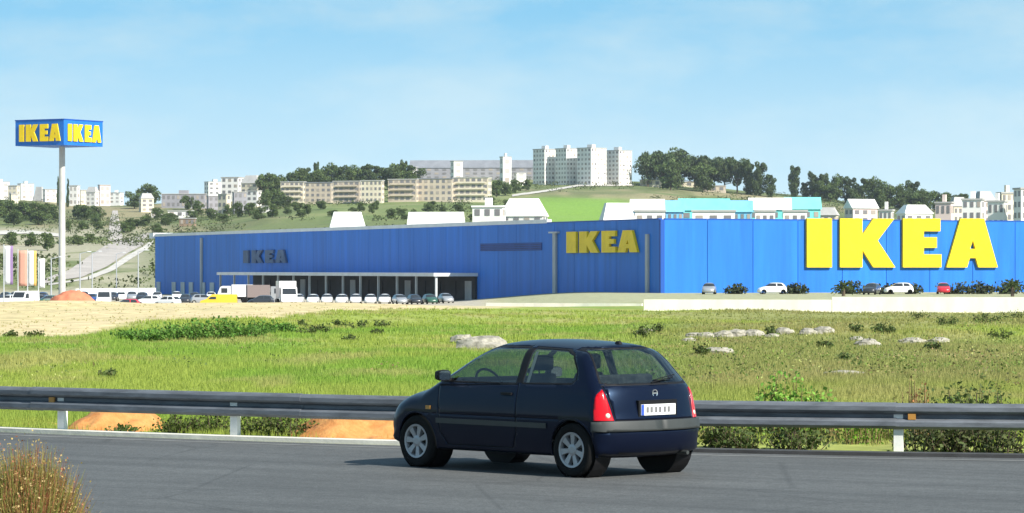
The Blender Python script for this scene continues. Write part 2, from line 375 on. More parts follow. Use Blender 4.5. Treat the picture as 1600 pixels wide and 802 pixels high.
# ------------------------------------------------------------------ guardrail line, road, kerb
gp = np.array([(-6.93, 43.4), (-5.97, 42.6), (-3.58, 41.3), (-1.58, 40.0), (4.59, 38.0), (6.0, 37.6)])
gc = np.polyfit(gp[:, 0], gp[:, 1], 2)
gc[0] = max(gc[0], 0.0)
def rail_y(x):
    y = np.polyval(gc, np.clip(x, -9, 8)); s0 = 2 * gc[0] * -9 + gc[1]; s1 = 2 * gc[0] * 8 + gc[1]
    return float(y + (s0 * (x + 9) if x < -9 else 0) + (s1 * (x - 8) if x > 8 else 0))
def rail_n(x):
    e = 0.05; t = Vector((2 * e, rail_y(x + e) - rail_y(x - e), 0)).normalized(); return t, Vector((t.y, -t.x, 0))   # tangent (towards +x), normal towards the road
RX = [-40, -34, -28, -23, -19, -16, -13] + [k * 0.5 for k in range(-24, 25)] + [13, 15, 18, 22, 27, 33, 40]
def strip(name, off0, off1, z, mat, x0=-99, x1=99, h=0.0, lift=None):
    mb = MB(); xs = [x for x in RX if x0 <= x <= x1]
    prev = None
    for x in xs:
        t, n = rail_n(x); p = Vector((x, rail_y(x), 0))
        a = p + n * (off0(x) if callable(off0) else off0); b = p + n * (off1(x) if callable(off1) else off1)
        cur = [(a.x, a.y, z), (b.x, b.y, z), (b.x, b.y, z - h - 0.1), (a.x, a.y, z - h - 0.1)]
        if prev:
            mb.poly([prev[1], cur[1], cur[0], prev[0]])
            if h: mb.poly([prev[2], cur[2], cur[1], prev[1]]); mb.poly([prev[0], cur[0], cur[3], prev[3]])
        prev = cur
    return tag(mb.build(name, mat), kind='structure')
edge = lambda x: 0.30 + 0.075 * min(max(x - 1.2, 0), 7)
strip('road', edge, 11.6, 0.008, M['asphalt'])
strip('kerb', 0.0, 0.28, 0.06, M['kerb'], -40, 1.0, 0.12)
strip('road_edge_strip', lambda x: edge(x) - 0.28, lambda x: edge(x) + 0.01, 0.05, M['edge_strip'], 1.5, 40, 0.12)  # dark raised strip along the right part of the road edge
strip('edge_line', lambda x: edge(x) + 0.45, lambda x: edge(x) + 0.57, 0.012, pmat('worn_line', (0.14, 0.14, 0.135), 0.85, scale=1.5, rgb2=(0.22, 0.22, 0.21)))

def guardrail():
    root = empty('guardrail', (0, rail_y(0), 0))
    tag(root, 'long grey steel crash barrier on white posts along the road edge', 'guardrail')
    inv = Matrix.Translation(-root.location)
    # W profile: (offset towards the road, z)
    prof = [(0.06, 0.300), (0.085, 0.318), (0.10, 0.335), (0.10, 0.385), (0.085, 0.405), (0.02, 0.430), (0.02, 0.470), (0.085, 0.495), (0.10, 0.515), (0.10, 0.565), (0.085, 0.585), (0.06, 0.605), (0.035, 0.610), (0.035, 0.60),
            (0.05, 0.595), (0.075, 0.575), (0.088, 0.56), (0.088, 0.52), (0.075, 0.505), (0.008, 0.475), (0.008, 0.425), (0.075, 0.395), (0.088, 0.38), (0.088, 0.34), (0.072, 0.325), (0.05, 0.305)]
    # sections overlap at the joints
    dx = 3.2; joints = [-17.2 + 3.6 * k for k in range(12)]
    for j in range(len(joints) - 1):
        mb = MB(); n = 9; rings = []
        for k in range(n + 1):
            x = joints[j] + (joints[j + 1] - joints[j] + 0.16) * k / n
            t, nn = rail_n(x); p = Vector((x, rail_y(x), 0)); jj = 0.006 * (j % 2)
            rings.append([tuple(inv @ (p + nn * (o + jj) + Vector((0, 0, z + jj)))) for o, z in prof])
        for k in range(n):
            for q in range(len(prof)):
                q2 = (q + 1) % len(prof); mb.poly([rings[k][q], rings[k][q2], rings[k + 1][q2], rings[k + 1][q]])
        mb.poly(rings[0][::-1]); mb.poly(rings[n])
        mb.build('beam', M['steel'], root)
    pts = []
    for px in (-560, -215, 97, 367, 712, 1058, 1404, 1750, 2100):
        lo, hi = -40.0, 40.0
        for _ in range(60):
            mid = (lo + hi) / 2
            if 800 + F * mid / rail_y(mid) < px: lo = mid
            else: hi = mid
        pts.append(lo)
    pm = MB(); pm.box(-0.055, 0.055, -0.05, 0.03, -0.4, 0.56); pme = pm.mesh('post')
    pme.materials.append(M['post'])
    rm = MB(); rm.box(-0.045, 0.045, -0.03, 0.0, -0.035, 0.035); rme = rm.mesh('reflector'); rme.materials.append(M['amber'])
    for k, x in enumerate(pts):
        t, nn = rail_n(x); o = bpy.data.objects.new('post', pme); col.objects.link(o); o.parent = root
        o.location = inv @ (Vector((x, rail_y(x), 0)) + nn * -0.02); o.rotation_euler = (0, 0, math.atan2(t.y, t.x))
        if k in (2, 4, 6):
            xr = x + (0.16 if k == 6 else -0.10); t, nn = rail_n(xr)
            o = bpy.data.objects.new('reflector', rme); col.objects.link(o); o.parent = root
            o.location = inv @ (Vector((xr, rail_y(xr), 0.45)) + nn * 0.05); o.rotation_euler = (0, 0, math.atan2(t.y, t.x))
guardrail()

# bare orange soil banks behind the rail
def mound(name, cx, cy, rx, ry, h, mat, seed, rz=0.0, n=36):
    mb = MB(); g = np.linspace(-1, 1, n); GX, GY = np.meshgrid(g, g)
    r = np.sqrt(GX ** 2 + GY ** 2) + (fnoise(GX * 3 + seed, GY * 3, seed, 3) - 0.5) * 0.5
    z = h * (1 - sstep(0.15, 0.95, r)) * (0.75 + 0.5 * fnoise(GX * 5, GY * 5 + seed, seed + 3, 3)) - 0.06
    v = [(float(a * rx), float(b * ry), float(c)) for a, b, c in zip(GX.ravel(), GY.ravel(), z.ravel())]
    f = [(i * n + j, i * n + j + 1, (i + 1) * n + j + 1, (i + 1) * n + j) for i in range(n - 1) for j in range(n - 1)]
    me = bpy.data.meshes.new(name); me.from_pydata(v, [], f)
    o = link(name, me, mat, None, (cx, cy, H1(cx, cy)), True); o.rotation_euler = (0, 0, rz); return o
def rail_spot(px, back):
    lo, hi = -40.0, 40.0
    for _ in range(60):
        mid = (lo + hi) / 2; t, n = rail_n(mid); p = Vector((mid, rail_y(mid), 0)) - n * back
        if 800 + F * p.x / p.y < px: lo = mid
        else: hi = mid
    return p, math.atan2(t.y, t.x)
for px, back, rx, ry, h, sd in ((195, 1.4, 1.0, 1.1, 0.34, 2), (555, 1.3, 1.35, 1.1, 0.36, 5), (690, 1.4, 1.1, 1.1, 0.30, 8), (60, 1.6, 0.7, 0.9, 0.08, 11)):
    p, a = rail_spot(px, back); tag(mound('soil_bank', p.x, p.y, rx, ry, h, M['soil'], sd, a), kind='structure')

# ------------------------------------------------------------------ the blue store
C0 = Vector((X(1033, 413), 413, 0)); FAR = Vector((X(243, 636), 636, 0))
LD = (FAR - C0).normalized(); LLEN = (FAR - C0).length; RD = Vector((-LD.y, LD.x, 0)) * -1   # right wall direction
if RD.x < 0: RD = -RD
LN = -RD; RN = -LD                                   # outward normals of the left and right walls
ZT = Z(343, 413)
def wall_t(px, d):                                   # distance from the near corner along a wall seen at column px
    k = (px - 800) / F; return (k * C0.y - C0.x) / (d.x - k * d.y)
def wall_z(py, t, d): return Z(py, C0.y + d.y * t)
LET = {
    'I': ([(0, 0), (1, 0), (1, 1), (0, 1)], None),
    'K': ([(0, 0), (.40, 0), (.40, .36), (.60, 0), (1.0, 0), (.68, .55), (.98, 1), (.60, 1), (.40, .66), (.40, 1), (0, 1)], None),
    'E': ([(0, 0), (1, 0), (1, .27), (.54, .27), (.54, .40), (.88, .40), (.88, .62), (.54, .62), (.54, .74), (.97, .74), (.97, 1), (0, 1)], None),
    'A': ([(0, 0), (.40, 0), (.45, .19), (.57, .19), (.62, 0), (1, 0), (.73, 1), (.27, 1)], [(.455, .38), (.51, .56), (.565, .38)]),
}
def wall_letter(ch, px0, px1, d, nrm, z0, z1, mat, parent, depth=0.35, gap=0.16):
    t0, t1 = wall_t(px0, d), wall_t(px1, d)
    def conv(u, v, w):
        p = C0 + d * (t0 + (t1 - t0) * u) + nrm * (gap + depth * w); return (p.x, p.y, z0 + (z1 - z0) * v)
    o, h = LET[ch]; mb = prism(o, h, conv); mb.build('letter', mat, parent)

def store():
    root = empty('furniture_store', (0, 0, 0))
    tag(root, 'long blue metal-clad box store with giant yellow block letters', 'store')
    RL = 92.0
    def quad(mb, p, a, la, n, ln, z0, z1):
        P = [p, p + a * la, p + a * la + n * ln, p + n * ln]
        v = [(q.x, q.y, z) for z in (z0, z1) for q in P]; i = len(mb.v); mb.v += v
        for f in ((3, 2, 1, 0), (4, 5, 6, 7), (0, 1, 5, 4), (1, 2, 6, 5), (2, 3, 7, 6), (3, 0, 4, 7)): mb.f.append(tuple(i + k for k in f)); mb.m.append(0)
    mb = MB(); quad(mb, C0, LD, LLEN, RD, RL, -4.5, ZT - 0.06); mb.build('wall', M['blue2'], root)
    mb = MB(); quad(mb, C0 + LD * 0.6 + RD * 0.6, LD, LLEN - 1.2, RD, RL - 1.2, ZT - 0.3, ZT - 0.02); mb.build('roof', M['roofing'], root)
    # cladding panels, proud of the wall, joints left open
    n = 34; w = LLEN / n
    for k in range(n):
        mb = MB(); quad(mb, C0 + LD * (k * w + (0.45 if k == 0 else 0.04)), LD, w - (0.49 if k == 0 else 0.08), LN, 0.09, -4.4, ZT); mb.build('panel', M['blue'], root)
    n = 14; w = RL / n
    for k in range(n):
        mb = MB(); quad(mb, C0 + RD * (k * w + (0.45 if k == 0 else 0.04)), RD, w - (0.49 if k == 0 else 0.08), RN, 0.09, -3.2, ZT); mb.build('panel', M['blue'], root)
    mb = MB(); quad(mb, C0 + LN * 0.12 + RN * 0.12, LD, 0.55, RD, 0.55, -3.2, ZT + 0.02); mb.build('corner_trim', M['blue2'], root)
    # pale coping along the far part of the left wall
    t0, t1 = wall_t(856, LD), LLEN
    mb = MB(); quad(mb, C0 + LD * t0 + LN * 0.14, LD, t1 - t0 + 0.3, RD, 0.7, ZT + 0.004, ZT + 0.55); mb.build('coping', M['coping'], root)
    mb = MB(); quad(mb, C0 + LD * 0.5 + LN * 0.13, LD, t0 - 0.52, RD, 0.5, ZT + 0.004, ZT + 0.16); mb.build('coping', M['blue2'], root)
    mb = MB(); quad(mb, C0 + RN * 0.13 + RD * 0.5, RD, RL - 0.5, -RN, 0.5, ZT + 0.005, ZT + 0.14); mb.build('coping', M['blue2'], root)
    mb = MB(); quad(mb, FAR + LN * 0.5 - LD * 0.2, LD, 3.0, RD, 4.0, ZT - 0.35, ZT + 0.75); mb.build('roof_cap', M['coping'], root)
    # lettering
    for ch, a, b in (('I', 1258, 1297), ('K', 1310, 1396), ('E', 1408, 1468), ('A', 1476, 1556)):
        t = wall_t(a, RD); wall_letter(ch, a, b, RD, RN, wall_z(418, t, RD), wall_z(341.5, t, RD), M['yellow'], root, 0.4)
    za, zb = wall_z(395, wall_t(945, LD), LD), wall_z(361, wall_t(945, LD), LD)
    for ch, a, b in (('I', 890, 905), ('K', 910, 940), ('E', 945, 967), ('A', 970, 1001)):
        wall_letter(ch, a, b, LD, LN, za, zb, M['yellow'], root)
    za, zb = wall_z(411, wall_t(418, LD), LD), wall_z(391, wall_t(418, LD), LD)
    for ch, a, b in (('I', 384, 392), ('K', 397, 414), ('E', 418, 431), ('A', 434, 451)):
        wall_letter(ch, a, b, LD, LN, za, zb, M['yellow2'], root)
    # downpipes and the little light bracket
    for px, w_, top in ((872, 0.5, 362), (1016, 0.35, 366), (318, 0.5, 372)):
        t = wall_t(px, LD); mb = MB(); quad(mb, C0 + LD * t + LN * 0.11, LD, w_ * 2.2, LN, 0.3, -3.5, wall_z(top, t, LD)); mb.build('downpipe', M['pipe'], root)
    t = wall_t(876, LD); mb = MB(); quad(mb, C0 + LD * t + LN * 0.11, LD, 3.0, LN, 0.5, wall_z(364.5, t, LD), wall_z(362, t, LD)); mb.build('bracket', M['ltgrey'], root)
    # stand-in strip and bars for faint, unreadable dark lettering
    t0, t1 = wall_t(848, LD), wall_t(752, LD); zc = wall_z(386, (t0 + t1) / 2, LD)
    mb = MB(); quad(mb, C0 + LD * t0 + LN * 0.10, LD, t1 - t0, LN, 0.04, zc - 0.55, zc + 0.55); text_strip = mb.build('text_strip', pmat('faint_text_blue', (0.03, 0.06, 0.20), 0.7, var=0.3, scale=0.4), root)
    for k in range(4):
        mb = MB(); quad(mb, C0 + LD * t0 + LN * 0.14, LD, t1 - t0, LN, 0.08, zc - 0.45 + k * 0.27, zc - 0.35 + k * 0.27); mb.build('slat', M['blue2'], text_strip)
    # loading canopy
    ta, tb = wall_t(748, LD), wall_t(398, LD); zc = wall_z(433, ta, LD)
    zc = Z(432, C0.y + LD.y * ta)
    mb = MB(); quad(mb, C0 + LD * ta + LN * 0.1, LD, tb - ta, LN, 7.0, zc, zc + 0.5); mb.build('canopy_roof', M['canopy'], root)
    mb = MB(); quad(mb, C0 + LD * (ta + 0.4) + LN * 0.1, LD, tb - ta - 0.8, LN, 0.35, -4.2, zc - 0.02); mb.build('bay_shade_slab', M['dark'], root)  # dark slab standing in for the shaded recess below the canopy
    nb = 13
    for k in range(nb + 1):
        t = ta + 0.3 + (tb - ta - 0.9) * k / nb
        mb = MB(); quad(mb, C0 + LD * t + LN * 6.4, LD, 0.3, LN, 0.3, -4.2, zc); mb.build('canopy_post', M['ltgrey'], root)
    for k in range(16):
        t = ta + 1.6 + (tb - ta - 6) * k / 16
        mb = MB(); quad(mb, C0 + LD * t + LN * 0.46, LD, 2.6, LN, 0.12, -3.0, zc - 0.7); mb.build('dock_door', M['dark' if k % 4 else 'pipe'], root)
    # service doors at the far end
    for px in (252, 276, 290, 303, 322, 336):
        t = wall_t(px, LD); mb = MB(); quad(mb, C0 + LD * t + LN * 0.12, LD, 2.6, LN, 0.15, -3.6, -0.4); mb.build('service_door', M['ltgrey'], root)
    return root
store()

# ------------------------------------------------------------------ pylon sign
def pylon():
    d = 500.0; x = X(97, d); zg = H1(x, d)
    root = empty('pylon_sign', (x, d, zg)); tag(root, 'tall pole carrying a square blue sign box with yellow letters', 'sign')
    zt, zb = Z(190, d) - zg, Z(229, d) - zg
    mb = MB(); mb.tube((0, 0, -0.5), (0, 0, zb), 0.56, 0.46, 20); mb.build('pole', pmat('pole_cream', (0.50, 0.49, 0.44), 0.6, var=0.1, scale=0.4), root, smooth=False)
    mb = MB(); mb.tube((0, 0, 0.0), (0, 0, 0.5), 1.1, 0.9, 16); mb.build('base_plinth', M['ltgrey'], root)
    a = 9.6; ang = R(31)
    box = MB(); box.box(-a / 2, a / 2, -a / 2, a / 2, zb, zt); bo = box.build('sign_box', M['blue'], root, (-0.45, 0, 0))
    bo.rotation_euler = (0, 0, -ang)
    # rotate so that a corner points at the road
    fr = MB()
    for s in (-1, 1):
        fr.box(-a / 2 - 0.06, a / 2 + 0.06, s * (a / 2) - 0.06, s * (a / 2) + 0.06, zt - 0.02, zt + 0.14); fr.box(s * (a / 2) - 0.06, s * (a / 2) + 0.06, -a / 2 + 0.061, a / 2 - 0.061, zt - 0.02, zt + 0.139)
    fr.build('edge_trim', M['blue2'], bo)
    h = zt - zb
    for k in range(4):
        ca, sa = math.cos(k * math.pi / 2), math.sin(k * math.pi / 2)
        for ch, u0, u1 in (('I', 0.09, 0.19), ('K', 0.23, 0.48), ('E', 0.52, 0.69), ('A', 0.71, 0.94)):
            def conv(u, v, w):
                px_ = -a / 2 + a * (u0 + (u1 - u0) * u); py_ = -a / 2 - 0.03 - 0.16 * w; z = zb + h * (0.16 + 0.68 * v)
                return (px_ * ca - py_ * sa, px_ * sa + py_ * ca, z)
            o, hl = LET[ch]; prism(o, hl, conv).build('letter', M['yellow'], bo)
pylon()

# ------------------------------------------------------------------ the car
PROF = [  # x, z, corner size
    (0.14, 0.225, .10), (0.05, 0.30, .22), (0.015, 0.44, .26), (0.03, 0.57, .26), (0.055, 0.66, .25), (0.085, 0.80, .24), (0.125, 0.92, .22), (0.185, 1.01, .20),
    (0.33, 1.17, .18), (0.50, 1.335, .16), (0.62, 1.385, .16), (1.00, 1.415, .17), (1.50, 1.425, .17), (1.95, 1.40, .17), (2.17, 1.345, .17), (2.52, 1.155, .18),
    (2.86, 0.965, .19), (3.08, 0.895, .22), (3.36, 0.815, .30), (3.56, 0.71, .38), (3.675, 0.58, .45), (3.715, 0.44, .45), (3.68, 0.30, .40), (3.58, 0.21, .25),
    (3.0, 0.185, .07), (2.0, 0.18, .06), (0.9, 0.18, .06), (0.35, 0.19, .07)]
def half_w(x, z):
    if z < 0.6: w = 0.80 - 0.055 * ((0.6 - z) / 0.4) ** 2
    elif z < 0.93: w = 0.80 - 0.045 * ((z - 0.6) / 0.33) ** 2
    else: w = 0.755 - 0.42 * (z - 0.93) - 0.10 * max(0, z - 1.2)
    if x > 2.2: w *= 1 - 0.075 * ((x - 2.2) / 1.5) ** 2
    if x < 1.1: w *= 1 - 0.055 * ((1.1 - x) / 1.1) ** 2
    return w
def profile(ns):
    P = PROF; n = len(P); pts = []
    for i in range(n):
        p0, p1, p2, p3 = (np.array(P[(i + k) % n]) for k in (-1, 0, 1, 2))
        for t in np.linspace(0, 1, 24, endpoint=False):
            pts.append(0.5 * (2 * p1 + (p2 - p0) * t + (2 * p0 - 5 * p1 + 4 * p2 - p3) * t * t + (3 * p1 - p0 - 3 * p2 + p3) * t ** 3))
    pts = np.array(pts); d = np.r_[0, np.cumsum(np.linalg.norm(np.diff(np.r_[pts, pts[:1]], axis=0)[:, :2], axis=1))]
    s = np.linspace(0, d[-1], ns, endpoint=False); e = np.r_[pts, pts[:1]]
    return [tuple(np.interp(s_, d, e[:, k]) for k in range(3)) for s_ in s]
def half_surface(ns, na, nb):
    bm = bmesh.new(); rows = []
    for (x, z, Rr) in profile(ns):
        mx, mz = min(max(x, 0.75), 2.9), 0.60; D = math.hypot(mx - x, mz - z); Rr = min(Rr, D * 0.8)
        ex, ez = (mx - x) / D, (mz - z) / D; n = 2.35; row = []
        ds = [(Rr * (1 - math.cos(a) ** (2 / n)), math.sin(a) ** (2 / n)) for a in np.linspace(0, math.pi / 2, na + 1)]
        ds += [(Rr + (D - Rr) * k / nb, 1.0) for k in range(1, nb + 1)]
        for dd, hh in ds:
            xx, zz = x + ex * dd, z + ez * dd; row.append(bm.verts.new((xx, half_w(xx, zz) * hh if hh > 1e-6 else 0.0, zz)))
        rows.append(row)
    m = na + nb + 1
    for i in range(ns):
        a, b = rows[i], rows[(i + 1) % ns]
        for k in range(m - 1):
            try: bm.faces.new((a[k], b[k], b[k + 1], a[k + 1]))
            except ValueError: pass
    bmesh.ops.remove_doubles(bm, verts=bm.verts, dist=0.0008)
    bmesh.ops.dissolve_degenerate(bm, edges=bm.edges, dist=0.0006)
    bmesh.ops.recalc_face_normals(bm, faces=bm.faces)
    c = sum(f.normal.y * f.calc_area() for f in bm.faces)
    if c < 0: bmesh.ops.reverse_faces(bm, faces=bm.faces)
    return bm
def grow(poly, e):
    n = len(poly); A = sum(poly[i][0] * poly[(i + 1) % n][1] - poly[(i + 1) % n][0] * poly[i][1] for i in range(n)); s = 1 if A > 0 else -1
    L = []
    for i in range(n):
        a, b = Vector(poly[i]), Vector(poly[(i + 1) % n]); d = (b - a).normalized(); nn = Vector((d.y, -d.x)) * s; L.append((a + nn * e, d))
    out = []
    for i in range(n):
        (p, d), (q, f) = L[i - 1], L[i]; den = d.x * f.y - d.y * f.x
        t = ((q.x - p.x) * f.y - (q.y - p.y) * f.x) / den; out.append((p.x + d.x * t, p.y + d.y * t))
    return out
def inside(poly, u, v):
    n = len(poly); s = 0
    for i in range(n):
        a, b = poly[i], poly[(i + 1) % n]; c = (b[0] - a[0]) * (v - a[1]) - (b[1] - a[1]) * (u - a[0])
        if s == 0: s = 1 if c > 0 else -1
        elif c * s < 0: return False
    return True
def cut(bm, poly, axes, cond):
    k0, k1 = ('xyz'.index(a) for a in axes); us = [p[0] for p in poly]; vs_ = [p[1] for p in poly]
    n = len(poly)
    for i in range(n):
        a, b = poly[i], poly[(i + 1) % n]
        fs = []
        for f in bm.faces:
            c = f.calc_center_median()
            if min(us) - .12 < c[k0] < max(us) + .12 and min(vs_) - .12 < c[k1] < max(vs_) + .12 and cond(c): fs.append(f)
        co = [0, 0, 0]; no = [0, 0, 0]; co[k0], co[k1] = a; no[k0], no[k1] = (b[1] - a[1]), -(b[0] - a[0])
        g = set(fs)
        for f in fs: g.update(f.edges); g.update(f.verts)
        bmesh.ops.bisect_plane(bm, geom=list(g), plane_co=co, plane_no=no, dist=0.0005)
circ = lambda cx, cz, r, n=26: [(cx + r * math.cos(2 * math.pi * k / n), cz + r * math.sin(2 * math.pi * k / n)) for k in range(n)]
AX_R, AX_F = 0.565, 3.008
DOORW = [(2.66, 0.968), (2.60, 1.035), (2.09, 1.300), (1.99, 1.335), (1.455, 1.338), (1.455, 0.968)]
QUARW = [(1.345, 0.975), (1.345, 1.335), (0.86, 1.318), (0.72, 1.27), (0.60, 1.12), (0.575, 1.03), (0.62, 0.985)]
DOOR = [(2.64, 0.905), (2.60, 0.40), (2.50, 0.275), (1.47, 0.275), (1.405, 0.42), (1.405, 0.945)]
WIND = [(-0.70, 0.985), (0.70, 0.985), (0.535, 1.335), (-0.535, 1.335)]
REARW = [(-0.62, 1.00), (-0.575, 0.985), (0.575, 0.985), (0.62, 1.00), (0.50, 1.315), (0.46, 1.335), (-0.46, 1.335), (-0.50, 1.315)]
GATE = [(-0.572, 0.605), (0.572, 0.605), (0.632, 0.96), (-0.632, 0.96)]
TAIL = [(0.600, 0.600), (0.95, 0.600), (0.95, 0.93), (0.655, 0.93)]
HEAD = [(0.30, 0.60), (0.62, 0.60), (0.60, 0.73), (0.34, 0.72)]
side = lambda c: c.y > 0.42
rear = lambda c: c.x < 0.75

def far_car_meshes():
    bm = half_surface(110, 7, 7)
    for p in (DOORW, QUARW): cut(bm, p, 'xz', side)
    for cx in (AX_R, AX_F): cut(bm, circ(cx, 0.285, 0.325, 12), 'xz', side)
    cut(bm, WIND, 'yz', lambda c: c.x > 1.9); cut(bm, REARW, 'yz', rear)
    body, glass = [], []; bm.normal_update(); bm.verts.index_update()
    for f in bm.faces:
        c = f.calc_center_median()
        if side(c) and (inside(circ(AX_R, .285, .325, 12), c.x, c.z) or inside(circ(AX_F, .285, .325, 12), c.x, c.z)): continue
        g = (side(c) and (inside(DOORW, c.x, c.z) or inside(QUARW, c.x, c.z))) or (c.x > 1.9 and inside(WIND, c.y, c.z)) or (c.x < .75 and inside(REARW, c.y, c.z))
        (glass if g else body).append(f)
    out = [half_to_mesh(body, 'parked_body', True), half_to_mesh(glass, 'parked_windows', True)]
    bm.free(); return out
def half_to_mesh(faces, name, both=True, sgn=1, off=0.0):
    v, f, idx = [], [], {}
    sides = (1, -1) if both else (sgn,)
    for s in sides:
        idx = {}
        for fc in faces:
            ids = []
            for vt in fc.verts:
                key = vt.index
                if key not in idx:
                    p = vt.co + vt.normal * off; idx[key] = len(v); v.append((p.x, p.y * s, p.z))
                ids.append(idx[key])
            f.append(ids if s > 0 else ids[::-1])
    me = bpy.data.meshes.new(name); me.from_pydata(v, [], f)
    if both:
        b = bmesh.new(); b.from_mesh(me); bmesh.ops.remove_doubles(b, verts=b.verts, dist=0.0005); b.to_mesh(me); b.free()
    me.shade_smooth(); return me

def wheel_meshes(n=40):
    t = MB(); t.lathe([(0.185, -0.085), (0.255, -0.087), (0.275, -0.078), (0.285, -0.055), (0.285, 0.055), (0.275, 0.078), (0.255, 0.087), (0.185, 0.085), (0.185, -0.085)], n); ty = t.mesh('wheel'); ty.materials.append(M['rubber']); ty.shade_smooth()
    h = MB()
    h.lathe([(0.0, 0.035), (0.19, 0.035)], n, m=1)                       # dark disc behind the openings
    h.lathe([(0.192, 0.080), (0.186, 0.090), (0.165, 0.086), (0.158, 0.060), (0.158, 0.036)], n)
    h.lathe([(0.0, 0.080), (0.035, 0.080), (0.062, 0.074), (0.068, 0.055), (0.068, 0.036)], n)
    for k in range(7):                                                  # spokes
        a = 2 * math.pi * k / 7 + 0.2; ca, sa = math.cos(a), math.sin(a)
        def q(r, w, y): return (r * ca - w * sa, y, r * sa + w * ca)
        P = [q(.05, -.020, .072), q(.05, .020, .072), q(.17, .034, .082), q(.17, -.034, .082)]; B = [q(.05, -.024, .036), q(.05, .024, .036), q(.17, .040, .036), q(.17, -.040, .036)]
        h.poly(P[::-1]); 
        for i in range(4): h.poly([P[i], P[(i + 1) % 4], B[(i + 1) % 4], B[i]])
    hb = h.mesh('hubcap'); hb.materials.append(M['hub']); hb.materials.append(M['seal'])
    return ty, hb
TYRE, HUB = wheel_meshes()

